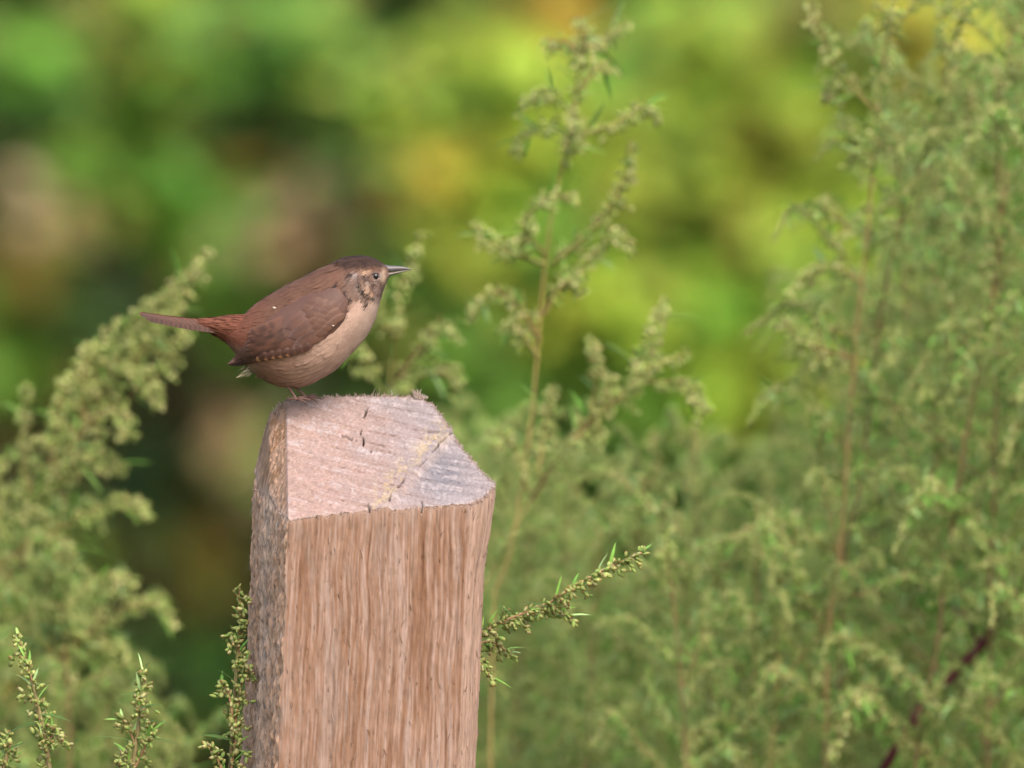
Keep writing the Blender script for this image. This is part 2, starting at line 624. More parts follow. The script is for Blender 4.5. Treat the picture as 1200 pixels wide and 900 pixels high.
    def fibre(p, d, L, r, col):
        d = d.normalized()
        b = rvec(rng) * L * 0.35
        pts = [p - d * 0.0006, p + d * L * .5 + b * .3, p + d * L + b]
        fb.tube(pts, [r, r * .8, r * .25], col, 3)
    V3 = V.reshape(-1, 3)
    for n in range(3000):
        i = rng.randrange(N)
        row0 = V3[i]
        nn = Vector((nrm[i, 0], nrm[i, 1], 0))
        if nn.y > 0.5 or nn.x > 0.3:
            pr, Lm = 0.8, 0.0020
        elif nn.x < -0.5:
            pr, Lm = 0.10, 0.0014
        else:
            pr, Lm = 0.3, 0.0011
        if rng.random() > pr:
            continue
        k = rng.uniform(1.3, 1.9) * POST_GAIN  # rim fibre colour raised to imitate backlit, translucent wood
        col = lin(*rng.choice([(224, 206, 202), (214, 194, 190), (204, 178, 170)]), k)
        p = Vector(row0) - Vector((0, 0, rng.uniform(0, 0.0012)))
        d = Vector((0, 0, 1)) * rng.uniform(0.2, 1) + nn * rng.uniform(-0.5, 0.7) + rvec(rng) * 0.6
        L = rng.uniform(0.4, 1) * Lm * (1.9 if rng.random() < 0.02 else 1)
        fibre(p, d, L, rng.uniform(0.00010, 0.00028), col)
    # the standing tuft near the back corner of the top
    tz = np.argmin(np.abs(px_of(per[:, 0], per[:, 1]) - 489) + 1000 * (per[:, 1] < cy))
    for n in range(46):
        u = rng.gauss(0, .0022)
        p = Vector(V3[tz]) + Vector((u, rng.uniform(-.002, .001), -.0004))
        fibre(p, Vector((rng.uniform(-.7, .5), 0, 1)), rng.uniform(.4, 1) * .0042 * math.exp(-(u / .0026) ** 2) + .0006, rng.uniform(.00014, .0003), lin(226, 208, 200, POST_GAIN * 1.6))  # tuft painted brighter too, as though lit from behind
    # loose fibres on the faces
    for n in range(3400):
        i = rng.randrange(N)
        nn = Vector((nrm[i, 0], nrm[i, 1], 0))
        if nn.y > 0.4:
            continue
        lf = nn.x < -0.5
        if not lf and rng.random() < 0.6:
            continue
        r = rng.randrange(3, 250)
        p = Vector(V3[r * N + i]) + nn * 0.0002
        d = Vector((0, 0, rng.choice((1, -1)))) + nn * rng.uniform(0.05, .5) + rvec(rng) * .35
        k = rng.uniform(.7, 1.1) * POST_GAIN
        col = lin(*((208, 202, 208) if lf else rng.choice([(218, 190, 176), (205, 165, 140), (170, 120, 92)])), k)
        fibre(p, d, rng.uniform(.0010, .0042), rng.uniform(.00006, .00018), col)
    fb.build('loose_fibres', M_FIBRE, root, offset=base, smooth=False, kind='stuff')
    return per, zt


POST_GAIN = 0.48
make_post()


# ---------------------------------------------------------------- the wren
BIRD_D = DIST + 0.072
BIRD_S = S0 * BIRD_D / DIST
BIRD_O = P(347, 468, BIRD_D)
BG = 0.54


def bp(px, py, yy=0.0):
    """bird space: photo column and row of the profile, sideways offset in the same units"""
    return Vector(((px - 347) * BIRD_S, yy * BIRD_S, (468 - py) * BIRD_S))


def bird_colour(px, py, yy):
    """plumage colour by place on the body (arrays)"""
    n = fbm(np.stack([px * .06, py * .06, yy * .06], 1), 3, 71)
    n2 = fbm(np.stack([px * .25, py * .25, yy * .25], 1), 2, 72)
    L = lambda *c: np.array(lin(*c))[None, :]
    mix = lambda a, b, t: a * (1 - t[:, None]) + b * t[:, None]
    c = np.repeat(L(116, 83, 69), len(px), 0)
    c = mix(c, L(132, 80, 63), sstep(330, 275, px))                       # rufous rump
    # underside line from the cheek to the vent
    lx = np.array([255, 300, 340, 372, 395, 408, 416, 425, 436, 447, 456])
    ly = np.array([400, 412, 408, 398, 380, 362, 352, 347, 342, 326, 320])
    line = np.interp(px, lx, ly)
    under = sstep(-3, 5, py - line + (n2 - .5) * 5)
    breast = np.repeat(L(210, 177, 162), len(px), 0)
    breast = mix(breast, L(170, 132, 115), sstep(402, 330, px + (py - 400) * .3))
    breast = mix(breast, L(142, 106, 88), sstep(345, 295, px))
    breast = mix(breast, L(216, 190, 178), sstep(26, 0, np.abs(px - (441 - (py - 360) * .35))) * sstep(340, 360, py) * .6)
    c = mix(c, breast, under)
    # head
    c = mix(c, L(74, 54, 45), sstep(388, 404, px) * sstep(318, 309, py + (n2 - .5) * 6))
    c = mix(c, L(54, 36, 34), sstep(0.5, 0.62, fbm(np.stack([px * .12, py * .5, yy * .5], 1), 2, 75)) * sstep(400, 412, px) * sstep(316, 310, py) * .8)
    c = mix(c, L(128, 102, 92), sstep(398, 412, px) * sstep(316, 322, py) * sstep(356, 346, py))
    mot = fbm(np.stack([px * .33, py * .33, yy * .33], 1), 2, 76)
    fz = sstep(414, 424, px) * sstep(316, 321, py) * sstep(358, 348, py)
    c = mix(c, L(176, 160, 154), sstep(.52, .68, mot) * fz * .8)
    c = mix(c, L(62, 46, 42), sstep(.44, .30, mot) * fz * .8)
    spot = lambda x, y, rx, ry: np.exp(-(((px - x) / rx) ** 2 + ((py - y) / ry) ** 2))
    face = (np.abs(yy) > 8).astype(float)
    c = mix(c, L(214, 182, 160), np.clip(spot(450.5, 323, 2.4, 7) * 1.4, 0, 1) * .95)
    c = mix(c, L(205, 168, 140), np.clip(spot(430, 318, 5, 2.0) * 1.3, 0, 1) * face)
    c = mix(c, L(170, 165, 170), np.clip(spot(417, 322, 2.6, 3.6) * 1.2, 0, 1) * face * .5)
    c = mix(c, L(60, 44, 42), np.clip(spot(411, 322, 2.2, 4.0) * 1.4, 0, 1) * face)
    c = mix(c, L(64, 46, 42), np.clip(spot(428, 323.5, 5, 2.4) * 1.3, 0, 1) * face * .95)
    c = mix(c, L(150, 120, 116), np.clip(spot(444, 339, 5, 8), 0, 1) * .7)
    for (x, y, rx, ry, k) in ((423, 335, 2.6, 5, 1), (426, 342, 2.6, 4.5, 1), (432, 347, 4.5, 2.2, .95), (437, 349, 2.5, 3, .8), (429, 355, 2.5, 4.5, .9), (420, 330, 2, 3, .8), (434, 331, 2, 3, .5), (438, 336, 2, 3, .5)):
        c = mix(c, L(52, 40, 36), np.clip(spot(x, y, rx, ry) * 1.3, 0, 1) * face * k)
    for (x, y, rx, ry) in ((425.5, 333, 1.6, 2.5), (431, 338, 2.5, 4), (436, 344, 2.2, 2)):
        c = mix(c, L(196, 160, 135), np.clip(spot(x, y, rx, ry) * 1.2, 0, 1) * face * .8)
    # nape line in front of the wing
    c = mix(c, L(48, 34, 32), np.clip(1.5 * (spot(396, 333, 5, 2.2) + spot(404.5, 342, 2.4, 5) + spot(409, 351, 3.6, 3) + spot(407, 364, 2, 5)), 0, 1) * face * .95)
    # pale vent
    c = mix(c, L(205, 195, 170), sstep(310, 285, px) * sstep(426, 434, py) * .7)
    return c * (0.80 + 0.28 * n + 0.14 * n2)[:, None] * BG


ST = [((250, 374), (250, 388), 6), ((266, 373), (262, 399), 13), ((285, 368.5), (275, 413), 24), ((302, 354.5), (290, 430), 35), ((324, 341), (311, 446), 45),
      ((344, 330), (336, 454), 51), ((361, 321.5), (364, 450.5), 54), ((377, 314), (392, 434), 53), ((388, 308.5), (412, 414.5), 48),
      ((397, 304.3), (428, 396), 43), ((407, 301), (438, 378), 38), ((417, 299.6), (443.5, 361), 34), ((428, 299.8), (447.5, 347), 31),
      ((438, 302.4), (451, 336), 26), ((447, 307.3), (454, 328.5), 17.5), ((454, 312.5), (456.5, 323.5), 8)]


def make_bird():
    root = thing('wren', 'small brown bird with buff breast and slim tail standing on the post', 'bird', BIRD_O)
    up = spline([Vector((a[0], a[1], w)) for a, b, w in ST], 90)
    lo = spline([Vector((b[0], b[1], w)) for a, b, w in ST], 90)
    NS = 56
    V, cen = [], []
    for u, l in zip(up, lo):
        c = (u + l) * .5
        h = (u - l) * .5
        for k in range(NS):
            an = 2 * math.pi * k / NS
            ca, sa = math.cos(an), math.sin(an)
            V.append((c.x + h.x * ca, c.y + h.y * ca, u.z * sa * (1 - 0.10 * ca)))
        cen.append(c)
    nring = len(up)
    F = [(r * NS + k, (r + 1) * NS + k, (r + 1) * NS + (k + 1) % NS, r * NS + (k + 1) % NS) for r in range(nring - 1) for k in range(NS)]
    F.append(tuple(range(NS)))
    F.append(tuple((nring - 1) * NS + k for k in range(NS))[::-1])
    A = np.array(V)
    n = fbm(A * .09, 3, 61) - .5
    ctr = np.repeat(np.array([(c.x, c.y, 0) for c in cen]), NS, 0)
    dirv = A - ctr
    A = ctr + dirv * (1 + n * 0.05)[:, None]
    colr = bird_colour(A[:, 0], A[:, 1], A[:, 2])
    W3 = [bp(*a) for a in A]
    body = np_mesh('body', W3, F, colr, M_PLUM, root)
    bvh = BVHTree.FromPolygons(W3, F)
    # ---- short body feathers in one coat
    rng = random.Random(11)
    coat = MB()
    pos, dirs, nors, prm = [], [], [], []
    tries = 0
    while len(pos) < 15000:
        r = rng.randrange(2, nring - 2)
        k = rng.randrange(NS)
        p = W3[r * NS + k]
        a = A[r * NS + k]
        # even out by area
        wgt = (2.2 if A[r * NS][0] > 398 else 1) * abs(up[r].z) / 54 * ((up[r] - up[r - 1]).length + (lo[r] - lo[r - 1]).length) / 9
        if rng.random() > min(1, wgt + .15):
            continue
        back = W3[(r - 2) * NS + k] - W3[(r + 2) * NS + k]
        side = W3[r * NS + (k + 1) % NS] - W3[r * NS + (k - 1) % NS]
        nn = side.cross(back).normalized()
        if nn.dot(p - bp(cen[r].x, cen[r].y)) < 0:
            nn = -nn
        jit = side.normalized() * rng.uniform(-2, 2) * BIRD_S + back.normalized() * rng.uniform(-2, 2) * BIRD_S
        pos.append(p + jit)
        dirs.append(back.normalized())
        nors.append(nn)
        prm.append(a)
    PR = np.array(prm)
    cc = bird_colour(PR[:, 0], PR[:, 1], PR[:, 2])
    for i, p in enumerate(pos):
        px, py = PR[i][0], PR[i][1]
        hd = float(np.clip((px - 385) / 40, 0, 1))
        L = (11.5 - 7.2 * hd) * rng.uniform(.7, 1.25) * BIRD_S
        Wd = (3.4 - 1.5 * hd) * rng.uniform(.7, 1.2) * BIRD_S
        if py > 395:
            L *= .75
        if px > 436 and py < 335:
            L *= .7
        lift = rng.uniform(.0, .035)
        d = dirs[i] + nors[i] * lift + rvec(rng) * .05
        k = rng.uniform(.93, 1.07)
        c = tuple(cc[i] * k)
        t = tuple(cc[i] * k * rng.uniform(.93, 1.06))
        coat.blade(p + nors[i] * (0.15 * BIRD_S), d, nors[i], L, Wd, c, t, bend=.05, fold=-.04, seg=2)
    # downy vent tufts under the wing tip
    for i in range(60):
        p = bp(rng.uniform(286, 306), rng.uniform(424, 438), rng.uniform(-16, 16))
        d = Vector((-.75, rng.uniform(-.25, .25), -.55)) + rvec(rng) * .25
        coat.blade(p, d, Vector((0, -1, 0)), rng.uniform(6, 13) * BIRD_S, rng.uniform(.8, 2) * BIRD_S, lin(190, 182, 150, BG * rng.uniform(.7, 1.1)), seg=2)
    for i in range(70):
        p = bp(rng.uniform(308, 345), rng.uniform(432, 443), rng.uniform(-20, 20))
        d = Vector((-.8, rng.uniform(-.2, .2), -.5)) + rvec(rng) * .2
        coat.blade(p, d, Vector((0, -1, 0)), rng.uniform(8, 13) * BIRD_S, rng.uniform(1, 2.4) * BIRD_S, lin(158, 122, 98, BG * rng.uniform(.85, 1.1)), seg=2)
    coat.build('contour_feathers', M_PLUM, body, kind='stuff')

    # ---- wings
    def surf_y(px, py):
        o = bp(px, py, -200)
        h = bvh.ray_cast(o, Vector((0, 1, 0)))
        if h[0] is not None:
            return h[0].y / BIRD_S
        h = bvh.find_nearest(bp(px, py, -10))
        return min(h[0].y / BIRD_S, -4)

    smooth_cache = {}

    def sy(px, py):
        return (surf_y(px, py) + surf_y(px - 5, py) + surf_y(px + 5, py) + surf_y(px, py - 5) + surf_y(px, py + 5)) / 5

    def wing_feather(b, x0, y0, x1, y1, w, off, col, tip=None, edge=None, bars=None, sgn=-1, curve=0.0, seg=10):
        """a rounded feather laid over the flank from (x0,y0) to its tip (x1,y1); off lifts it outward"""
        dx, dy = x1 - x0, y1 - y0
        L = math.hypot(dx, dy)
        tx, ty = dx / L, dy / L
        nx_, ny_ = -ty, tx
        vs, fs, cs = [], [], []
        M = 4
        for i in range(seg + 1):
            t = i / seg
            ww = w * .5 * min(1, (.45 + t * 2.2)) * math.sqrt(max(0.0, 1 - max(0, (t - .80) / .2) ** 2) + .02)
            bow = curve * math.sin(math.pi * t)
            for j in range(M + 1):
                s = j / M * 2 - 1
                qx = x0 + dx * t + nx_ * (s * ww + bow)
                qy = y0 + dy * t + ny_ * (s * ww + bow)
                yy = sy(qx, qy) - off * (.35 + .65 * min(1, t * 2.5)) * (1 - .22 * t) - .7 * (1 - s * s)
                vs.append(bp(qx, qy, yy * (1 if sgn < 0 else -1)))
                c = np.array(col)
                if bars and (int(t * L / 4.2) % 2 == 0) and t > .25:
                    c = c * bars
                if tip is not None and t > .84:
                    c = np.array(tip)
                if edge is not None and s > .6 and t > .3:
                    c = .35 * c + .65 * np.array(edge)
                if abs(s) < .1:
                    c = c * .8
                cs.append(tuple(c))
        for i in range(seg):
            for j in range(M):
                a = i * (M + 1) + j
                fs.append((a, a + 1, a + M + 2, a + M + 1))
        b.add(vs, fs, cs)

    for sgn in (-1, 1):
        wing = MB()
        rw = random.Random(5)
        br = lambda r, g, bl, k=1.0: lin(r, g, bl, BG * k)
        # shell under the feathers
        n_u, n_v = 26, 12
        top = spline([Vector((x, y, 0)) for x, y in ((408, 352), (396, 337), (372, 340), (345, 352), (318, 370), (296, 391), (276, 416), (267, 426))], n_u)
        bot = spline([Vector((x, y, 0)) for x, y in ((408, 356), (404, 374), (386, 393), (362, 405), (337, 414), (313, 419.5), (288, 424), (267, 428))], n_u)
        vs, cs = [], []
        for i in range(n_u):
            for j in range(n_v + 1):
                q = top[i].lerp(bot[i], j / n_v)
                bulge = 3.2 * math.sin(math.pi * j / n_v) ** .5 * min(1, i / 4) + 0.5
                vs.append(bp(q.x, q.y, (sy(q.x, q.y) - bulge) * (-sgn) * 1.0 if sgn > 0 else sy(q.x, q.y) - bulge))
                cs.append(br(106, 75, 66, .9 + .2 * rw.random()))
        fs = [(i * (n_v + 1) + j, i * (n_v + 1) + j + 1, (i + 1) * (n_v + 1) + j + 1, (i + 1) * (n_v + 1) + j) for i in range(n_u - 1) for j in range(n_v)]
        wing.add(vs, fs, cs)
        wobj = wing.build('wing', M_FEATH, root)

        def feather_obj(name, *a, **k):
            b = MB()
            wing_feather(b, *a, sgn=sgn, **k)
            o = b.build(name, M_FEATH, wobj)
            return o
        # primaries, folded along the lower edge
        for i in range(6):
            t = i / 5
            feather_obj('primary_feather', 352 - 12 * t, 403 - 6 * t, 268 + 5 * t, 427.5 - 3.2 * t, 7.5, 2.2 + .3 * i,
                        br(92, 60, 50, .8 + .05 * i), tip=br(58, 44, 44), edge=br(120, 84, 64), bars=.62, curve=-2.5)
        # secondaries
        for i in range(7):
            t = i / 6
            feather_obj('secondary_feather', 362 - 26 * t, 392 - 22 * t, 288 + 4 * t, 421 - 31 * t, 13, 3.6 + .16 * i,
                        br(110, 72, 58, .8 + .35 * rw.random()), edge=br(134, 96, 78), bars=.6, curve=-3)
        # buff tipped row along the lower edge
        for i in range(7):
            x = 301 + i * 8.5
            y = 421.5 - i * 1.55 - max(0, i - 4) * 1.0
            feather_obj('edge_covert', x + 16, y - 11, x, y, 8.0, 5.0 + .08 * i, br(92, 60, 50), tip=br(186, 134, 98) if i < 5 else br(128, 88, 70), curve=-.6, seg=8)
        # greater coverts
        for i in range(8):
            t = i / 9
            feather_obj('greater_covert', 386 - 30 * t, 386 - 34 * t, 344 - 14 * t + (i % 3) * 4, 405 - 33 * t, 11, 4.5 + .08 * i,
                        br(112, 77, 65, .82 + .3 * rw.random()), edge=br(134, 108, 106) if i in (3, 5) else br(118, 84, 74), tip=br(112, 82, 76), curve=-1.5, seg=8)  # greyer edge on two coverts paints in their sheen
        # median and lesser coverts: shingled rows
        for row in range(4):
            for i in range(7):
                t = i / 6
                x0 = 400 - row * 2 - 22 * t + row * 1.5 - (3 - row) * 6
                y0 = 386 - 42 * t - row * 5
                if y0 < 353:
                    continue
                feather_obj('lesser_covert', x0 + 6, y0 - 4, x0 - 13, y0 + 6 - 3 * t, 9.5, 5.0 + .22 * row + .05 * i,
                            br(118, 82, 69, .86 + .22 * rw.random()), tip=br(112, 80, 70), seg=6)
        # small white flecks
        for (x, y, s) in ((322, 360, 2.3), (391, 380.5, 1.6)):
            b = MB()
            yy = sy(x, y) - 6.5
            p = bp(x, y, yy if sgn < 0 else -yy)
            b.blade(p + bp(347 + s, 468), Vector((-1, 0, .25)), Vector((0, sgn, .15)), 2 * s * BIRD_S, s * BIRD_S, lin(214, 200, 190, BG))
            b.build('pale_fleck', M_FEATH, wobj)

    # ---- tail: closed, barred feathers overlapping like a ridge roof
    tail = thing_part('tail', root)
    for i in range(6):
        for sgn in (-1, 1):
            b = MB()
            x0, y0 = 276, 377 + i * 2.4
            x1, y1 = 163.5 + i * 2.2 + (1 if sgn > 0 else 0), 367.4 + i * 1.25
            seg, M = 100, 4
            vs, fs, cs = [], [], []
            for s in range(seg + 1):
                t = s / seg
                ww = (6.4 - 1.2 * t) * math.sqrt(max(0, 1 - max(0, (t - .975) / .025) ** 2) + .12)
                cx, cy = x0 + (x1 - x0) * t, y0 + (y1 - y0) * t + 2.2 * math.sin(math.pi * t)
                yc = sgn * (1.0 + i * (1.3 + 1.2 * t))
                for j in range(M + 1):
                    q = j / M - .5
                    roll = R(50 + 5 * i)
                    vs.append(bp(cx, cy + q * ww * math.sin(roll), yc + sgn * q * ww * math.cos(roll) + sgn * .5))
                    c = np.array(lin(128, 72, 54, BG * (0.92 - .05 * i) * (1.05 - .3 * t)))
                    if (int(t * 112 / 3.1 + .35 * i) % 2 == 0) and t > .2:
                        c = c * (.33 + .25 * (1 - t))
                    if q > .3:
                        c = c * .62
                    if abs(q) < .1:
                        c = c * .75
                    cs.append(tuple(c))
            for s in range(seg):
                for j in range(M):
                    a = s * (M + 1) + j
                    fs.append((a, a + 1, a + M + 2, a + M + 1))
            b.add(vs, fs, cs)
            b.build('tail_feather', M_FEATH, tail)
    # rump and tail coverts easing body into tail
    cov = MB()
    for i in range(1000):
        t = rng.random()
        x = 290 - 46 * t
        an = rng.uniform(0, 2 * math.pi)
        hh, ww = 18 * (1 - t) + 6.5, 16 * (1 - t) + 6
        cy = 390 * (1 - t) + 379.5 * t
        p = bp(x, cy - math.cos(an) * hh * .9, math.sin(an) * ww)
        nn = Vector((0, math.sin(an), math.cos(an)))
        cov.blade(p, Vector((-1, 0, .07 + (.10 if math.cos(an) < 0 else -.05))) + rvec(rng) * .06, nn, rng.uniform(9, 17) * BIRD_S, 2.8 * BIRD_S, lin(132, 80, 63, BG * rng.uniform(.9, 1.06)), bend=.05, seg=2)
    cov.build('tail_coverts', M_PLUM, tail, kind='stuff')

    # ---- beak
    beak = thing_part('beak', root)
    for nm, top_l, bot_l, c0, c1 in (('upper_mandible', [(450, 309.8), (457, 311.2), (466, 311.6), (475, 312.8), (482.3, 316)], [(450, 319), (457, 319), (466, 317.6), (475, 316.6), (482.3, 316.6)], (106, 100, 106), (116, 108, 110)),
                                     ('lower_mandible', [(450, 319.2), (457, 319.2), (466, 317.9), (474, 316.9), (480, 316.7)], [(450, 324.8), (458, 323.2), (466, 320.9), (474, 318.5), (480, 317.0)], (150, 136, 130), (104, 96, 96))):
        b = MB()
        tp = spline([Vector((x, y, 0)) for x, y in top_l], 16)
        bt = spline([Vector((x, y, 0)) for x, y in bot_l], 16)
        vs, fs, cs = [], [], []
        for i in range(16):
            t = i / 15
            c = (tp[i] + bt[i]) * .5
            h = (bt[i].y - tp[i].y) * .5
            w = 4.6 * (1 - t) ** .8 + .25
            for k in range(12):
                an = 2 * math.pi * k / 12
                vs.append(bp(c.x, c.y - math.cos(an) * h, math.sin(an) * w))
                q = .5 - .5 * math.cos(an)
                cs.append(tuple(np.array(lin(*c0, BG)) * (1 - q) + np.array(lin(*c1, BG)) * q))
        for i in range(15):
            for k in range(12):
                fs.append((i * 12 + k, i * 12 + (k + 1) % 12, (i + 1) * 12 + (k + 1) % 12, (i + 1) * 12 + k))
        fs.append(tuple(range(12)))
        fs.append(tuple(15 * 12 + k for k in range(12)))
        b.add(vs, fs, cs)
        b.build(nm, M_HORN, beak)

    # ---- eyes
    for sgn in (-1, 1):
        ex, ey = 440.3, 323.2
        h = bvh.ray_cast(bp(ex, ey, -200), Vector((0, 1, 0)))
        y0 = h[0].y / BIRD_S
        b = MB()
        vs, fs = [], []
        r = 3.7
        nu, nv = 16, 10
        for i in range(nv + 1):
            th = math.pi * i / nv
            for k in range(nu):
                ph = 2 * math.pi * k / nu
                vs.append(bp(ex + r * math.sin(th) * math.cos(ph), ey + r * math.cos(th), sgn * (-y0 - .6 + (r * .75) * math.sin(th) * math.sin(ph) * 1)))
        for i in range(nv):
            for k in range(nu):
                fs.append((i * nu + k, i * nu + (k + 1) % nu, (i + 1) * nu + (k + 1) % nu, (i + 1) * nu + k))
        b.add(vs, fs, (0.006, 0.005, 0.006))
        eye = b.build('eye', M_EYE, root)
        # pale broken eye ring
        b = MB()
        for (a0, a1) in ((20, 165), (195, 345)):
            pts = [bp(ex + 5.0 * math.cos(R(a0 + (a1 - a0) * i / 10)), ey + 4.9 * math.sin(R(a0 + (a1 - a0) * i / 10)), sgn * (-y0 + 1.6)) for i in range(11)]
            b.tube(pts, [.25 * BIRD_S] + [.6 * BIRD_S] * 9 + [.25 * BIRD_S], lin(176, 150, 142, BG * (1 if a0 < 100 else .5)), 5)
        b.build('eye_ring', M_PLUM, eye)

    # ---- legs and feet
    for sgn, (kx, ky), (fx, fy) in ((-1, (334, 447), (348, 468.5)), (1, (340, 448), (359, 467))):
        leg = MB()
        y0 = sgn * 13
        col = lin(150, 112, 104, BG)
        # feathered thigh tapering into the bare shank
        leg.tube([bp(kx - 2, ky - 14, y0), bp(kx - 1, ky - 4, y0), bp(kx + 1, ky + 2.5, y0)], [8 * BIRD_S, 5.5 * BIRD_S, 1.9 * BIRD_S], lin(142, 104, 84, BG), 10)
        leg.tube([bp(kx + 0, ky + 1, y0), bp(kx + (fx - kx) * .5 + .5, ky + (fy - ky) * .5, y0 * 1.02), bp(fx - 1, fy - 2, y0 * 1.05), bp(fx, fy - .4, y0 * 1.05)], [1.9 * BIRD_S, 1.45 * BIRD_S, 1.5 * BIRD_S, 1.9 * BIRD_S], col, 8)
        lo_ = leg.build('leg', M_SKIN, root)
        for (ang, L) in ((-28, 13), (0, 16), (28, 13), (176, 12)):
            t = MB()
            a = R(ang)
            d = (math.cos(a), math.sin(a))
            pts = []
            for q, lift in ((0, .6), (.3, 2.2), (.65, 1.1), (.9, .9), (1.12, -1.8)):
                # the post top slopes down towards the camera
                yy = y0 * 1.05 + d[1] * L * q
                pts.append(bp(fx + d[0] * L * q, fy - lift - (d[1] * L * q) * .58, yy))
            t.tube(pts, [1.6 * BIRD_S, 1.4 * BIRD_S, 1.3 * BIRD_S, 1.1 * BIRD_S, .3 * BIRD_S], col, 6, col2=lin(92, 70, 66, BG))
            t.build('toe', M_SKIN, lo_)


def thing_part(name, parent):
    o = bpy.data.objects.new(name, None)
    o.empty_display_size = 0.01
    COL.objects.link(o)
    o.parent = parent
    return o


make_bird()

# ---------------------------------------------------------------- mugwort
HG = 1.0          # plant colour gain
HEADC = [lin(180, 194, 120, HG), lin(158, 184, 104, HG), lin(208, 210, 150, HG), lin(140, 170, 92, HG)]
HTIP = [lin(150, 112, 78, HG), lin(168, 166, 100, HG), lin(128, 84, 66, HG), lin(190, 180, 116, HG)]
LEAFC = [lin(110, 154, 66, HG), lin(96, 138, 60, HG), lin(130, 168, 86, HG), lin(142, 172, 114, HG)]
STEMC = [lin(128, 118, 70, HG), lin(120, 92, 66, HG), lin(112, 124, 66, HG)]


def head_geo(rng, L, W, col, tip, n=5):
    vs = [Vector((0, 0, 0))]
    cs = [tuple(c * .75 for c in col)]
    for lv, (t, w, q) in enumerate(((.25, .85, 0), (.62, 1, .15), (.88, .6, .75))):
        for k in range(n):
            an = 2 * math.pi * (k + .5 * lv) / n
            vs.append(Vector((math.cos(an) * W * .5 * w, math.sin(an) * W * .5 * w, L * t)))
            cs.append(tuple(col[j] * (1 - q) + tip[j] * q for j in range(3)))
    vs.append(Vector((0, 0, L)))
    cs.append(tip)
    fs = []
    for k in range(n):
        k2 = (k + 1) % n
        fs.append((0, 1 + k2, 1 + k))
        for lv in range(2):
            a, b = 1 + lv * n, 1 + (lv + 1) * n
            fs.append((a + k, a + k2, b + k2, b + k))
        fs.append((1 + 2 * n + k, 1 + 2 * n + k2, 1 + 3 * n))
    return vs, fs, cs


def raceme(hb, lb, sb, pts, rng, dens=1.0, r0=0.0009, hl=0.0031, tassels=True, spread=0.0038, leafy=0.6):
    """one flowering axis: thin stem, small heads crowding round it, hanging side tassels, narrow leaves"""
    n = len(pts)
    L = sum((pts[i + 1] - pts[i]).length for i in range(n - 1))
    sc = rng.choice(STEMC)
    sb.tube(pts, [r0 * (1 - .65 * i / (n - 1)) for i in range(n)], sc, 5)

    def at(t):
        f = t * (n - 1)
        k = min(int(f), n - 2)
        return pts[k].lerp(pts[k + 1], f - k), (pts[k + 1] - pts[k]).normalized()
    m = int(L / 0.00075 * dens)
    for i in range(m):
        t = rng.uniform(.18 if tassels else .05, 1)
        p, d = at(t)
        o = rvec(rng)
        o = (o - d * o.dot(d))
        if o.length < .05:
            continue
        o.normalize()
        o = (o + Vector((0, 0, -.35))).normalized()
        pp = p + o * rng.uniform(.2, 1) * spread * (1.15 - .5 * t)
        dd = (d * .5 + o + Vector((0, 0, -.5)) + rvec(rng) * .5).normalized()
        q = Vector((0, 0, 1)).rotation_difference(dd)
        c = rng.choice(HEADC)
        k = rng.uniform(.75, 1.2)
        vs, fs, cs = head_geo(rng, hl * rng.uniform(.7, 1.15), hl * .55 * rng.uniform(.8, 1.2), tuple(x * k for x in c), tuple(x * k for x in rng.choice(HTIP)))
        hb.add([q @ v + pp for v in vs], fs, cs)
    if tassels:
        for i in range(int(L / 0.0085)):
            t = rng.uniform(.05, .82)
            p, d = at(t)
            o = rvec(rng)
            o = (o - d * o.dot(d)).normalized()
            l = rng.uniform(.006, .017) * (1.15 - .6 * t)
            e1 = p + (d * .7 + o * .6 + Vector((0, 0, .05))) * l * .6
            e2 = e1 + (o * .4 + Vector((0, 0, -.75)) + d * .35) * l * .6
            raceme(hb, lb, sb, spline([p, e1, e2], 5), rng, dens * .95, r0 * .55, hl, False, spread * .8, leafy * .5)
    for i in range(int(L / 0.008 * leafy)):
        t = rng.uniform(.02, .8)
        p, d = at(t)
        o = rvec(rng)
        o = (o - d * o.dot(d)).normalized()
        k = rng.uniform(.8, 1.2)
        c = tuple(x * k for x in rng.choice(LEAFC))
        lb.blade(p, d * .7 + o, (Vector((0, 0, 1)) + rvec(rng) * .5), rng.uniform(.010, .024), rng.uniform(.0016, .0034), c, bend=rng.uniform(0, .4))


def merge_branch(name, hb, lb, sb, offset=None, parent=None):
    """one flowering branch as one mesh with three materials"""
    b = MB()
    nf = []
    for src in (sb, lb, hb):
        b.add(src.v, src.f, src.c)
        nf.append(len(src.f))
    o = b.build(name, [M_STEM, M_LEAF, M_HEAD], parent, offset=offset)
    idx = np.repeat(np.arange(3), nf).astype(np.int32)
    o.data.polygons.foreach_set('material_index', idx)
    return o


# shared branch shapes for the thicket: growing from the origin outward along +X, tips arching over
VAR = []
NVAR = 20


def make_variants():
    for v in range(NVAR):
        rng = random.Random(100 + v)
        L = rng.uniform(.06, .13)
        up = rng.uniform(.5, 1.25)
        droop = rng.uniform(.3, .9)
        pts = spline([Vector((0, 0, 0)), Vector((L * .35, rng.uniform(-.1, .1) * L, L * .42 * up)), Vector((L * .75, rng.uniform(-.15, .15) * L, L * .72 * up)),
                      Vector((L * 1.0, rng.uniform(-.2, .2) * L, L * (.78 * up - droop * .5)))], 12)
        hb, lb, sb = MB(), MB(), MB()
        raceme(hb, lb, sb, pts, rng, dens=.8, hl=.0033, leafy=1.7, spread=.0037)
        o = merge_branch('flowering_branch', hb, lb, sb)
        VAR.append(o.data)
        bpy.data.objects.remove(o)


make_variants()
LOW = []


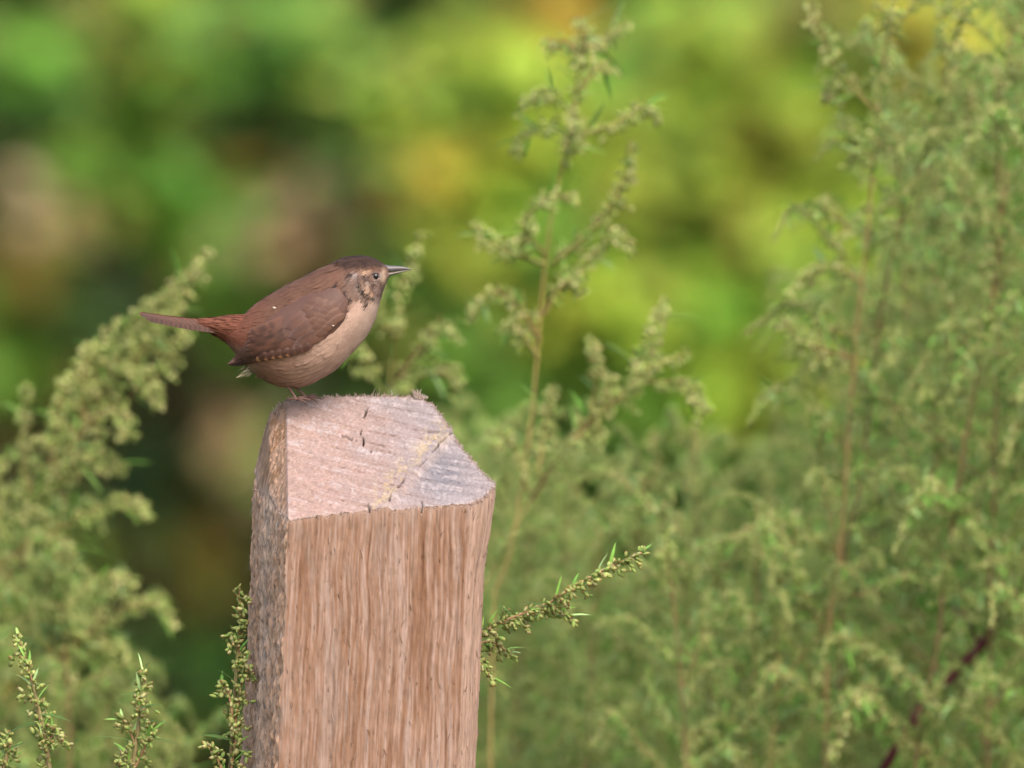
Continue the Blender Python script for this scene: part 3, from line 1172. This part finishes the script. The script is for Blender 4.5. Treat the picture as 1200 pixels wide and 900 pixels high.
def make_low():
    for v in range(4):
        rng = random.Random(300 + v)
        lb, sb = MB(), MB()
        sb.tube([Vector((0, 0, 0)), Vector((.03, 0, .008)), Vector((.07, 0, .006))], [.0009, .0007, .0003], rng.choice(STEMC), 5)
        for i in range(9):
            t = .15 + .85 * i / 8
            s = 1 if i % 2 else -1
            lb.blade(Vector((.07 * t, 0, .007)), Vector((.8, s * (1.1 - .8 * t), .1)), Vector((0, 0, 1)) + rvec(rng) * .2, .035 * (1.1 - .4 * t), .008, rng.choice(LEAFC), bend=.15)
        b = MB()
        nf = []
        for src in (sb, lb):
            b.add(src.v, src.f, src.c)
            nf.append(len(src.f))
        o = b.build('leaf', [M_STEM, M_LEAF])
        o.data.polygons.foreach_set('material_index', np.repeat(np.arange(2), nf).astype(np.int32))
        LOW.append(o.data)
        bpy.data.objects.remove(o)


make_low()


def stem_path(pts):
    """carry a stem from its lowest given point down to the ground"""
    lowp = pts[0]
    base = Vector((lowp.x + (lowp.x - pts[1].x) * .8, lowp.y + .02, -0.01))
    nxt = lowp + (lowp - pts[1])
    if nxt.z < .3:
        return [base, base.lerp(lowp, .5)] + pts
    base.x = nxt.x + (lowp.x - pts[1].x) * .8
    return [base, base.lerp(nxt, .5) + Vector(((lowp.x - pts[1].x) * -.15, 0, 0)), nxt] + pts


def plant(label, stem_pts, seed, group=None, branches=(), auto=0, auto_range=(.5, 1.0), scale=(.7, 1.1), stem_r=.0016, stem_col=None, tip=True, hl=.0031, gap=None, rows=(1010, -400), cat='plant', name='mugwort_plant', low=5, dens=.8, tip_len=.07):
    rng = random.Random(seed)
    path = stem_path(stem_pts)
    root = thing(name, label, cat, path[0], group)
    o0 = path[0]
    sp = even(spline(path, 160), 60)
    sb = MB()
    sc = stem_col or rng.choice(STEMC)
    sb.tube(sp, [stem_r * (1.15 - .85 * i / 59) for i in range(60)], lin(112, 92, 70, HG * .9), 7, col2=sc)
    sb.build('stem', M_STEM, root, offset=o0)
    if tip:
        k = int(60 * (1 - tip_len))
        hb, lb, s2 = MB(), MB(), MB()
        raceme(hb, lb, s2, [p + Vector((.0003, 0, 0)) for p in sp[k:]], rng, dens=dens, r0=.0010, hl=hl, tassels=True, leafy=.5)
        merge_branch('flowering_branch', hb, lb, s2, offset=o0, parent=root)
    for bpts in branches:
        hb, lb, s2 = MB(), MB(), MB()
        raceme(hb, lb, s2, spline(bpts, 14), rng, dens=dens * 1.3, hl=hl, tassels=True, leafy=.6, spread=.0036)
        merge_branch('flowering_branch', hb, lb, s2, offset=o0, parent=root)
    # branch copies that share meshes, spiralling up the stem
    az = rng.uniform(0, 6.28)
    if gap:      # branches all the way down to where the frame ends, one every gap metres
        ks = [k for k in range(60) if rows[1] < row_of(sp[k]) < rows[0] and sp[k].z > .2]
        auto_range = (ks[0] / 59, ks[-1] / 59)
        auto = int(sum((sp[k + 1] - sp[k]).length for k in ks[:-1]) / gap)
    for i in range(auto):
        t = auto_range[0] + (auto_range[1] - auto_range[0]) * (i + rng.random() * .6) / auto
        f = min(t, .985) * 59
        k = min(int(f), 58)
        p = sp[k].lerp(sp[k + 1], f - k)
        az += 2.4 + rng.uniform(-.4, .4)
        o = bpy.data.objects.new('flowering_branch', rng.choice(VAR))
        COL.objects.link(o)
        o.parent = root
        o.location = p - o0
        s = rng.uniform(*scale) * (1.0 - .55 * max(0, (t - .6) / .4))
        o.scale = (s, s, s)
        o.rotation_euler = (rng.uniform(-.25, .25), rng.uniform(-.3, .25), az)
    klow = max(k for k in range(60) if row_of(sp[k]) > 1040)
    for i in range(low):
        k = int(klow * (.25 + .7 * i / max(1, low)))
        az += 2.4
        o = bpy.data.objects.new('leaf', LOW[i % len(LOW)])
        COL.objects.link(o)
        o.parent = root
        o.location = sp[k] - o0
        o.rotation_euler = (0, rng.uniform(-.2, .3), az)
    return root


def row_of(p):
    v = p - CAM
    d = v.dot(FWD)
    return 450 - v.dot(UPV) / (S0 * d / DIST)


def pl(d, *pp):
    return [P(x, y, d) for x, y in pp]


def pb(d, seed, *pp):
    """branch through photo points, its depth wandering a little from d"""
    r = random.Random(seed)
    e = r.uniform(-.03, .03)
    return [P(x, y, d + e * i / max(1, len(pp) - 1)) for i, (x, y) in enumerate(pp)]


# left, leaning plant
dL = 8.98
plant('tall leaning mugwort with long pointed tip behind the tail of the bird', pl(dL, (-50, 800), (25, 640), (110, 480), (190, 352), (247, 290)), 1,
      branches=[pb(dL, 1, (150, 470), (192, 418), (224, 388)), pb(dL, 2, (40, 600), (26, 530), (31, 447)),
                pb(dL, 3, (105, 490), (150, 440), (180, 452), (184, 476)), pb(dL, 4, (85, 520), (130, 478), (156, 512)),
                pb(dL, 5, (55, 585), (110, 535), (146, 552)), pb(dL, 6, (-10, 670), (75, 615), (150, 585), (173, 606)),
                pb(dL, 7, (-30, 690), (40, 636), (75, 634), (83, 662)), pb(dL, 8, (-20, 770), (60, 705), (120, 676), (162, 682)),
                pb(dL, 9, (70, 770), (130, 722), (180, 704), (204, 738)), pb(dL, 10, (0, 830), (80, 765), (135, 752), (156, 786)),
                pb(dL, 11, (60, 560), (70, 470), (110, 400)), pb(dL, 12, (100, 500), (100, 430), (140, 370)), pb(dL, 13, (20, 650), (0, 590), (-6, 530)),
                pb(dL, 14, (30, 640), (60, 560), (120, 520)), pb(dL, 15, (130, 450), (170, 400), (196, 410)), pb(dL, 16, (120, 470), (165, 390), (212, 328)), pb(dL, 17, (90, 510), (130, 415), (176, 350)), pb(dL, 18, (140, 450), (185, 388), (226, 340)), pb(dL, 19, (70, 550), (105, 455), (150, 385)), pb(dL, 20, (40, 610), (65, 520), (100, 450)), pb(dL, 121, (170, 390), (205, 345), (236, 308))],
      gap=.013, rows=(900, 360), scale=(.25, .42), low=4, tip_len=.12, dens=.95)
# central tall plant
dC = 8.84
plant('slender grey-green mugwort rising tallest between bird and thicket, tan stem bare below', pl(dC, (600, 640), (624, 480), (632, 380), (645, 260), (668, 150), (684, 40)), 2, stem_col=lin(142, 122, 74, HG), stem_r=.0015,
      branches=[pb(dC, 21, (684, 80), (686, 45), (675, 18)), pb(dC, 22, (683, 70), (662, 50), (640, 52)), pb(dC, 23, (683, 60), (710, 45), (737, 27)),
                pb(dC, 24, (682, 105), (700, 80), (714, 78)), pb(dC, 25, (676, 140), (650, 112), (622, 112), (608, 135)), pb(dC, 26, (672, 165), (640, 150), (612, 158), (604, 182)),
                pb(dC, 27, (676, 160), (720, 145), (752, 125), (772, 136)), pb(dC, 28, (660, 190), (672, 160), (676, 145)),
                pb(dC, 29, (645, 310), (700, 262), (730, 215), (742, 166)), pb(dC, 30, (640, 310), (590, 292), (570, 275), (556, 256)),
                pb(dC, 31, (640, 300), (612, 262), (645, 232), (672, 236)), pb(dC, 32, (640, 350), (690, 308), (718, 268), (738, 288)),
                pb(dC, 33, (634, 400), (600, 350), (568, 346), (552, 376)), pb(dC, 34, (632, 420), (600, 375), (612, 408)), pb(dC, 35, (636, 370), (660, 330), (675, 345))],
      auto=0, low=5, tip_len=.06, dens=.7)
dC2 = 9.0
plant('blurred mugwort with one upright curved tip just behind the beak', pl(dC2, (440, 640), (455, 480), (462, 380), (478, 310), (496, 272)), 3,
      branches=[pb(dC2, 41, (462, 400), (440, 360), (446, 330)), pb(dC2, 42, (455, 470), (425, 420), (410, 400), (402, 420)), pb(dC2, 43, (460, 450), (500, 400), (520, 380), (535, 400)),
                pb(dC2, 44, (450, 500), (480, 440), (520, 430), (540, 450))],
      gap=.012, rows=(900, 470), scale=(.4, .6), tip_len=.06)
dC3 = 8.84
plant('mugwort leaning right with tasselled tip at the edge of the thicket', pl(dC3, (560, 700), (650, 540), (720, 470), (762, 430), (808, 414)), 4,
      branches=[pb(dC3, 51, (690, 500), (700, 430), (690, 396)), pb(dC3, 52, (720, 480), (760, 400), (781, 350)), pb(dC3, 53, (680, 520), (706, 470), (718, 438)),
                pb(dC3, 54, (630, 560), (640, 490), (650, 450)), pb(dC3, 55, (620, 580), (600, 520), (580, 500)), pb(dC3, 56, (740, 450), (800, 450), (830, 480))],
      gap=.012, rows=(900, 480), scale=(.35, .6), tip_len=.09)
# right-hand tall plants
dR = 8.84
plant('tall open mugwort with thin stem and wispy branches before the lime shrub', pl(dR, (985, 640), (1003, 400), (1020, 240), (1030, 100), (1052, -20)), 5,
      branches=[pb(dR, 61, (1026, 130), (985, 85), (955, 20), (945, -20)), pb(dR, 62, (1022, 200), (985, 130), (970, 90)), pb(dR, 63, (1015, 280), (975, 250), (960, 230)), pb(dR, 64, (1010, 330), (960, 310), (925, 345)),
                pb(dR, 65, (1005, 390), (960, 390), (970, 430)), pb(dR, 66, (1000, 420), (940, 400), (915, 370))],
      gap=.017, scale=(.5, .9), dens=.7, stem_col=lin(132, 104, 70, HG))
plant('tall mugwort with straight red-brown stem rising out of the thicket', pl(8.86, (1010, 560), (1036, 340), (1078, 195), (1112, 75), (1140, -30)), 6,
      gap=.016, scale=(.6, 1.0), stem_r=.0014, stem_col=lin(112, 78, 58, HG * .8))
plant('mugwort with dark reddish stem slanting up through the thicket', pl(8.8, (1095, 780), (1118, 600), (1145, 440), (1165, 330), (1180, 200)), 7,
      gap=.015, scale=(.6, 1.0), stem_r=.0014, stem_col=lin(112, 76, 58, HG * .8))

# the thicket
TOPX = [-60, 0, 60, 120, 160, 240, 420, 470, 540, 600, 660, 740, 800, 870, 920, 960, 1000, 1050, 1100, 1200, 1320]
TOPY = [510, 545, 590, 700, 770, 840, 520, 480, 465, 480, 500, 485, 480, 510, 510, 440, 330, 150, 40, -50, -70]
rt = random.Random(77)
slots = []
for i in range(54):
    px = 420 + (1260 - 430) * ((i * 0.618034) % 1.0)
    d = 8.76 + 1.3 * ((i * 0.7548777 + .31) % 1.0)
    slots.append((px, d))
for i in range(14):
    slots.append((-70 + 300 * ((i * 0.618034) % 1.0), 8.95 + .6 * ((i * .7548777) % 1.0)))
for i in range(12):      # the clump and the thicket go on past the frame
    slots.append((-480 + 400 * ((i * 0.618034) % 1.0), 8.9 + .9 * ((i * .7548777) % 1.0)))
for i in range(12):
    slots.append((1270 + 380 * ((i * 0.618034) % 1.0), 8.8 + 1.2 * ((i * .7548777) % 1.0)))
for i, (px, d) in enumerate(slots):
    ty = float(np.interp(px, TOPX, TOPY)) + rt.uniform(-10, 110) * (1.0 if px > 250 else .7)
    left = px < 250
    bx = px + rt.uniform(-60, 40)
    mx_ = (px + bx) / 2 + rt.uniform(-10, 10)
    pts = [P(bx, ty + 520, d), P(mx_, ty + 260, d), P(px, ty + 20, d)]
    plant('bushy mugwort of the low clump under the leaning plant' if left else 'bushy mugwort crowded with pale flower heads in the dense thicket beside the post', pts, 1000 + i,
          group='mugwort clump on the bird tail side' if left else 'mugwort thicket beside the post', gap=.0125, scale=(.6, 1.05), low=3, dens=.75, tip_len=.05)


# in-focus sprigs close behind the post: every flower head is its own piece
HEADM = []
for v in range(5):
    rng = random.Random(500 + v)
    b = MB()
    vs, fs, cs = head_geo(rng, 1.0, .38 + .035 * v, tuple(x * (.60 + .08 * v) for x in HEADC[v % 4]), tuple(x * .8 for x in HTIP[v % 4]), 8)
    vs = [Vector((q.x * (1 + .12 * math.sin(7 * i)), q.y * (1 + .12 * math.cos(5 * i)), q.z)) for i, q in enumerate(vs)]
    b.add(vs, fs, cs)
    o = b.build('flower_head', M_HEAD)
    HEADM.append(o.data)
    bpy.data.objects.remove(o)


def sprig_plant(label, stem_pts, axes, seed, leaves=()):
    rng = random.Random(seed)
    path = stem_path(stem_pts)
    o0 = path[0]
    root = thing('mugwort_sprig', label, 'plant', o0)
    sp = spline(path, 50)
    sb = MB()
    sb.tube(sp, [.0018 * (1.1 - .7 * i / 49) for i in range(50)], lin(112, 92, 70, HG), 7, col2=lin(126, 116, 78, HG))
    sb.build('stem', M_STEM, root, offset=o0)
    for pts, nclus, per in axes:
        ax = spline(pts, 24)
        b = MB()
        b.tube(ax, [.0007 * (1 - .6 * i / 23) for i in range(24)], lin(136, 104, 78, HG), 6)
        bo = b.build('flowering_branch', M_STEM, root, offset=o0)
        cl = MB()
        for c in range(nclus):
            t = (c + .5 + rng.uniform(-.25, .25)) / nclus
            f = t * 23
            k = min(int(f), 22)
            p = ax[k].lerp(ax[k + 1], f - k)
            d = (ax[k + 1] - ax[k]).normalized()
            o = rvec(rng)
            o = (o - d * o.dot(d)).normalized()
            down = Vector((0, 0, -1))
            tw = (o * .55 + down * .55 + d * .3).normalized()
            tl = rng.uniform(.003, .013) * (1.15 - .75 * t)
            tip = p + tw * tl
            cl.tube([p, p + tw * tl * .6 + d * .0005, tip], [.00035, .0003, .0002], lin(132, 132, 84, HG), 4)
            n = max(3, int(1.6 * per * (1.1 - .45 * t) * rng.uniform(.7, 1.3)))
            for h in range(n):
                q = p.lerp(tip, rng.uniform(.1, 1)) + rvec(rng) * .0007
                dd = (tw * .5 + down * .35 + rvec(rng) * .75 + d * .45).normalized()
                ho = bpy.data.objects.new('flower_head', rng.choice(HEADM))
                COL.objects.link(ho)
                ho.parent = bo
                ho.location = q - o0
                ho.rotation_mode = 'QUATERNION'
                ho.rotation_quaternion = Vector((0, 0, 1)).rotation_difference(dd)
                s = rng.uniform(.0027, .0043)
                ho.scale = (s, s, s)
            for h in range(3):
                dd = (d * .9 + rvec(rng) * .8).normalized()
                ho = bpy.data.objects.new('flower_head', rng.choice(HEADM))
                COL.objects.link(ho)
                ho.parent = bo
                ho.location = p + rvec(rng) * .0012 - o0
                ho.rotation_mode = 'QUATERNION'
                ho.rotation_quaternion = Vector((0, 0, 1)).rotation_difference(dd)
                s = rng.uniform(.0026, .0040)
                ho.scale = (s, s, s)
            if rng.random() < .55:
                k2 = rng.uniform(.8, 1.2)
                cl.blade(p, d * .9 + o * .8 + Vector((0, 0, .4)), Vector((0, -.6, 1)) + rvec(rng) * .4, rng.uniform(.005, .012), rng.uniform(.0009, .0016), tuple(x * k2 for x in rng.choice(LEAFC)), bend=.25)
        cl.build('flower_stalks', M_STEM, bo, offset=o0, kind='stuff')
    for (p, d, L, W) in leaves:
        b = MB()
        b.blade(p, d, Vector((0, -.3, .9)) + rvec(rng) * .35, L * .9, W * .8, lin(88, 118, 62, HG * rng.uniform(.65, .95)), bend=rng.uniform(.1, .5), seg=6)
        b.build('leaf', M_LEAF, root, offset=o0)
    return root


dF = 8.10
sprig_plant('sharp mugwort spray reaching out past the post away from the bird', pl(8.16, (500, 1000), (515, 900), (528, 800), (535, 768)),
            [(pl(8.12, (532, 772), (575, 735), (640, 708), (700, 672), (757, 645)), 34, 5.5),
             (pl(8.12, (530, 780), (562, 772), (577, 800)), 6, 4),
             (pl(8.13, (545, 760), (575, 752), (600, 768)), 7, 4),
             (pl(8.12, (640, 706), (655, 716), (668, 726)), 3, 3)], 901,
            leaves=[(P(640, 712, 8.11), Vector((-.9, -.1, .5)), .012, .0016), (P(665, 690, 8.11), Vector((-.7, -.2, .6)), .009, .0013), (P(600, 720, 8.11), Vector((-.7, -.3, .6)), .010, .0015)])
sprig_plant('sharp upright mugwort spike hugging the rough side of the post', pl(8.05, (262, 1000), (270, 900), (276, 800), (280, 740)),
            [(pl(8.05, (277, 790), (281, 740), (280, 690)), 13, 6), (pl(8.04, (274, 850), (268, 815), (258, 800)), 5, 5), (pl(8.045, (274, 860), (283, 800), (288, 772)), 7, 5),
             (pl(8.045, (268, 930), (274, 880), (282, 845)), 8, 5), (pl(8.04, (268, 930), (255, 890), (243, 870)), 7, 5)], 902,
            leaves=[(P(276, 800, 8.04), Vector((-.6, -.1, .7)), .011, .002), (P(272, 868, 8.04), Vector((-1, -.1, .35)), .016, .0026), (P(270, 890, 8.04), Vector((.3, -.2, 1)), .012, .0026)])
sprig_plant('short mugwort sprig with narrow green leaves between leaning plant and post', pl(8.02, (150, 1010), (156, 900), (162, 850), (166, 800)),
            [(pl(8.02, (163, 840), (166, 810), (167, 784)), 10, 5), (pl(8.02, (160, 880), (150, 850), (142, 842)), 5, 4), (pl(8.02, (158, 900), (172, 870), (178, 850)), 6, 5), (pl(8.02, (156, 920), (150, 890), (148, 880)), 5, 5)], 903,
            leaves=[(P(164, 815, 8.01), Vector((-1, -.1, .35)), .011, .002), (P(163, 830, 8.01), Vector((1, -.1, .45)), .011, .002), (P(160, 870, 8.01), Vector((-1, -.2, .3)), .021, .0026),
                    (P(161, 865, 8.01), Vector((1, -.2, .1)), .022, .0026), (P(164, 845, 8.01), Vector((1, -.1, .15)), .016, .0022)])
sprig_plant('thin mugwort sprig nodding away from the post, brownish flower heads', pl(8.06, (66, 1010), (58, 900), (50, 850), (38, 800)),
            [(pl(8.06, (50, 860), (38, 800), (20, 742)), 17, 4.5), (pl(8.06, (54, 880), (62, 862), (74, 868)), 5, 3), (pl(8.06, (58, 905), (50, 868), (45, 850)), 6, 5)], 904,
            leaves=[(P(45, 838, 8.05), Vector((1, -.1, .12)), .016, .002), (P(47, 846, 8.05), Vector((-1, -.1, -.1)), .018, .0024), (P(40, 802, 8.05), Vector((1, -.1, .25)), .009, .0016)])
sprig_plant('grey-stemmed mugwort sprig at the foot of the leaning plant', pl(8.07, (-4, 1010), (2, 930), (8, 880), (12, 862)),
            [(pl(8.07, (4, 910), (10, 880), (13, 858)), 8, 5), (pl(8.07, (2, 920), (-6, 890), (-12, 870)), 6, 5)], 905,
            leaves=[(P(8, 880, 8.06), Vector((.8, -.1, .5)), .010, .0018)])


# red-stemmed pokeweed passing through the thicket
def pokeweed():
    d = 8.835
    path = stem_path(pl(d, (975, 1000), (1045, 886), (1083, 822), (1128, 782), (1160, 742), (1200, 684), (1300, 560)))
    root = thing('pokeweed_plant', 'pokeweed with thick dark crimson stem slanting through the mugwort thicket', 'plant', path[0])
    sp = even(spline(path, 160), 60)
    b = MB()
    b.tube(sp, [.0038 * (1.1 - .5 * i / 59) for i in range(60)], lin(92, 38, 46, .5), 9)
    b.build('stem', M_STEM, root, offset=path[0])
    rng = random.Random(3)
    for i in range(3):
        p = sp[44 + i * 5]
        e = p + Vector((rng.uniform(-.02, .03), rng.uniform(.05, .09), rng.uniform(.005, .02)))
        b = MB()
        b.tube(spline([p, p.lerp(e, .5) + Vector((0, 0, .004)), e], 5), [.0012, .0011, .001, .0009, .0008], lin(104, 36, 48, .55), 5)
        b.blade(e, (e - p) + Vector((0, 0, -.005)), Vector((0, 0, 1)) + rvec(rng) * .3, .06, .026, lin(84, 120, 50, HG * .8), bend=.3, seg=5)
        b.build('leaf', M_LEAF, root, offset=path[0])


pokeweed()


# ---------------------------------------------------------------- shrubs far behind
SG = 0.95


class Shrub:
    def __init__(self, name, label, base_px, d, cat='shrub', group=None):
        b = P(base_px, 450, d)
        self.base = Vector((b.x, b.y, -0.03))
        self.root = thing(name, label, cat, self.base, group)
        self.f = MB()
        self.s = MB()
        self.rng = random.Random(int(base_px * 7 + d * 31))

    def leaf(self, p, col, L, W, up=.6):
        rng = self.rng
        d = rvec(rng)
        d.z -= .25
        n = (Vector((rng.uniform(-.6, .6), rng.uniform(-.9, .2), up + rng.uniform(-.3, .5)))).normalized()
        d = (d - n * d.dot(n)).normalized()
        k = rng.uniform(.8, 1.2)
        c = tuple(x * k for x in col)
        side = d.cross(n).normalized()
        w = W * .5
        vs = [p, p + d * L * .45 - side * w + n * w * .25, p + d * L * .5, p + d * L * .45 + side * w + n * w * .25, p + d * L - n * L * .12]
        self.f.add(vs, [(0, 1, 2), (0, 2, 3), (1, 4, 2), (2, 4, 3)], c)

    def clump(self, c, rad, n, col, L=.07, W=.05, jit=.18, up=.6):
        rng = self.rng
        for i in range(n):
            v = rvec(rng) * (rng.random() ** .4)
            p = c + Vector((v.x * rad[0], v.y * rad[1], v.z * rad[2]))
            cc = tuple(x * rng.uniform(1 - jit, 1 + jit) for x in (col if rng.random() < .68 else rng.choice((GRN, OLV, DGRN))))
            self.leaf(p, cc, L * rng.uniform(.7, 1.25), W * rng.uniform(.7, 1.25), up)
        # a twig carries the clump
        m = self.base.lerp(c, .5) + Vector((rng.uniform(-.1, .1), rng.uniform(.1, .3), .15))
        self.s.tube(spline([self.base + Vector((rng.uniform(-.06, .06), rng.uniform(-.06, .06), 0)), m, c], 8), [.011, .010, .009, .008, .007, .006, .005, .003], lin(86, 66, 50, SG), 5)

    def done(self):
        self.s.build('stems', M_BARK, self.root, offset=self.base)
        self.f.build('foliage', M_SHRUB, self.root, offset=self.base, smooth=False)


GRN = lin(112, 158, 60, SG)
DGRN = lin(54, 82, 36, SG)  # deep green leaves, darkened further to imitate shaded gaps
LIME = lin(160, 184, 66, SG)
YEL = lin(184, 176, 66, SG)
ORG = lin(186, 156, 66, SG)
TAN = lin(168, 146, 108, SG)
PNK = lin(160, 126, 98, SG)
OLV = lin(120, 116, 48, SG)
DB = 25.0


def blob(s, px, py, rx, ry, n, col, d=DB, L=.09, W=.065, dz=.13, up=.6):
    k = S0 * d / DIST
    s.clump(P(px, py, d), (rx * k, dz, ry * k), n, col, L, W, up=up)


def back():
    # deep green mass at the rear that shades everything inside
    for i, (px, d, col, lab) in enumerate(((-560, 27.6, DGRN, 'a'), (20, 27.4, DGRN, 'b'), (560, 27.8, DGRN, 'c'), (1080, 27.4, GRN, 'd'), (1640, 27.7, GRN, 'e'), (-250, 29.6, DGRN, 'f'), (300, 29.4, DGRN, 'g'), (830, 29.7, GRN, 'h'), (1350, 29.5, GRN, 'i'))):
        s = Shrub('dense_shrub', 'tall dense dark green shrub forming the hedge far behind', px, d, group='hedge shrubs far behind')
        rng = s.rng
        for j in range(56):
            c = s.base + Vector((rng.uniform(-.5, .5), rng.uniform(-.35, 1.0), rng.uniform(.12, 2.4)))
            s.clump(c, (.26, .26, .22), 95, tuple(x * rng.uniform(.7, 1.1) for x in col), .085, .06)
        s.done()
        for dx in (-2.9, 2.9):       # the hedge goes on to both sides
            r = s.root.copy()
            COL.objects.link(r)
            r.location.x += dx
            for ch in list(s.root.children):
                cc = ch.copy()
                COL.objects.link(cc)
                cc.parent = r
    # near layer, by kind
    s = Shrub('broadleaf_shrub', 'mid green broad-leaved shrub with arching leafy sprays, dark gaps between', 190, 26.2)
    for a in ((250, 50, 110, 55, 150, GRN), (150, 90, 70, 60, 90, GRN), (30, 85, 45, 55, 70, GRN), (190, 205, 60, 45, 90, GRN), (240, 270, 45, 55, 90, GRN), (120, 180, 50, 35, 50, GRN), (255, 330, 40, 40, 60, GRN),
              (370, 60, 60, 60, 60, GRN), (10, 400, 40, 70, 70, GRN), (90, 380, 60, 40, 50, DGRN), (20, 300, 40, 40, 40, OLV), (180, 30, 60, 40, 50, LIME), (330, 370, 40, 40, 45, GRN), (380, 320, 60, 40, 50, OLV)):
        blob(s, *a)
    s.done()
    s = Shrub('withered_plant', 'withered tan and pinkish plant drying among the green shrubs', 330, 25.7)
    for a in ((48, 255, 22, 56, 26, TAN), (325, 262, 52, 36, 110, TAN), (440, 228, 50, 36, 90, TAN), (470, 235, 30, 30, 40, PNK), (420, 285, 60, 26, 60, TAN), (285, 530, 24, 50, 28, TAN)):
        blob(s, *a, d=24.7, L=.065, W=.045)
    s.done()
    s = Shrub('yellowing_shrub', 'shrub with turning yellow and orange leaves behind the beak', 560, 26.0)
    for a in ((505, 175, 50, 50, 170, YEL), (530, 150, 24, 30, 30, ORG), (640, 30, 35, 35, 60, ORG), (465, 115, 40, 40, 50, LIME), (600, 60, 70, 50, 60, LIME), (560, 300, 90, 60, 90, LIME), (540, 90, 60, 40, 50, GRN),
              (620, 150, 70, 50, 110, LIME), (690, 190, 60, 60, 110, LIME), (620, 260, 70, 50, 110, GRN), (690, 330, 70, 60, 110, LIME), (560, 220, 50, 40, 60, LIME), (500, 340, 60, 60, 80, GRN), (590, 420, 80, 50, 70, GRN)):
        blob(s, *a, d=24.6)
    s.done()
    s = Shrub('lime_shrub', 'bright lime green shrub behind the mugwort thicket', 860, 26.0)
    for a in ((850, 200, 110, 90, 420, LIME), (780, 130, 70, 80, 200, LIME), (930, 110, 70, 60, 200, LIME), (880, 320, 100, 80, 360, LIME), (760, 330, 80, 80, 240, LIME), (740, 240, 60, 60, 140, LIME), (815, 270, 80, 50, 170, LIME), (820, 150, 80, 50, 140, LIME), (960, 260, 70, 80, 120, LIME), (720, 100, 40, 50, 60, GRN),
              (820, 40, 90, 40, 110, LIME), (850, 430, 120, 60, 300, LIME), (960, 420, 90, 70, 120, LIME), (740, 440, 60, 50, 60, GRN), (935, 25, 45, 28, 40, OLV)):
        blob(s, *a, d=24.9)
    s.done()
    s = Shrub('yellow_green_shrub', 'yellow-green shrub glimpsed through the tallest mugwort stems', 1130, 26.0)
    for a in ((1070, 60, 60, 60, 150, YEL), (1060, 200, 80, 80, 150, LIME), (1160, 150, 90, 100, 150, GRN), (1100, 320, 100, 80, 150, LIME), (1200, 330, 90, 100, 120, GRN), (1120, 460, 110, 70, 120, GRN), (1060, 560, 160, 70, 120, GRN)):
        blob(s, *a, d=24.9)
    s.done()
    s = Shrub('low_shrub', 'low dark green undergrowth shrub at the foot of the hedge', 640, 26.4)
    for a in ((650, 560, 120, 60, 110, GRN), (800, 620, 140, 80, 120, GRN), (450, 560, 90, 70, 80, GRN), (180, 560, 50, 40, 30, DGRN), (230, 650, 40, 50, 26, OLV), (260, 780, 90, 60, 50, DGRN), (1000, 740, 160, 90, 120, GRN), (700, 780, 160, 90, 120, GRN)):
        blob(s, *a, d=25.2)
    s.done()


back()
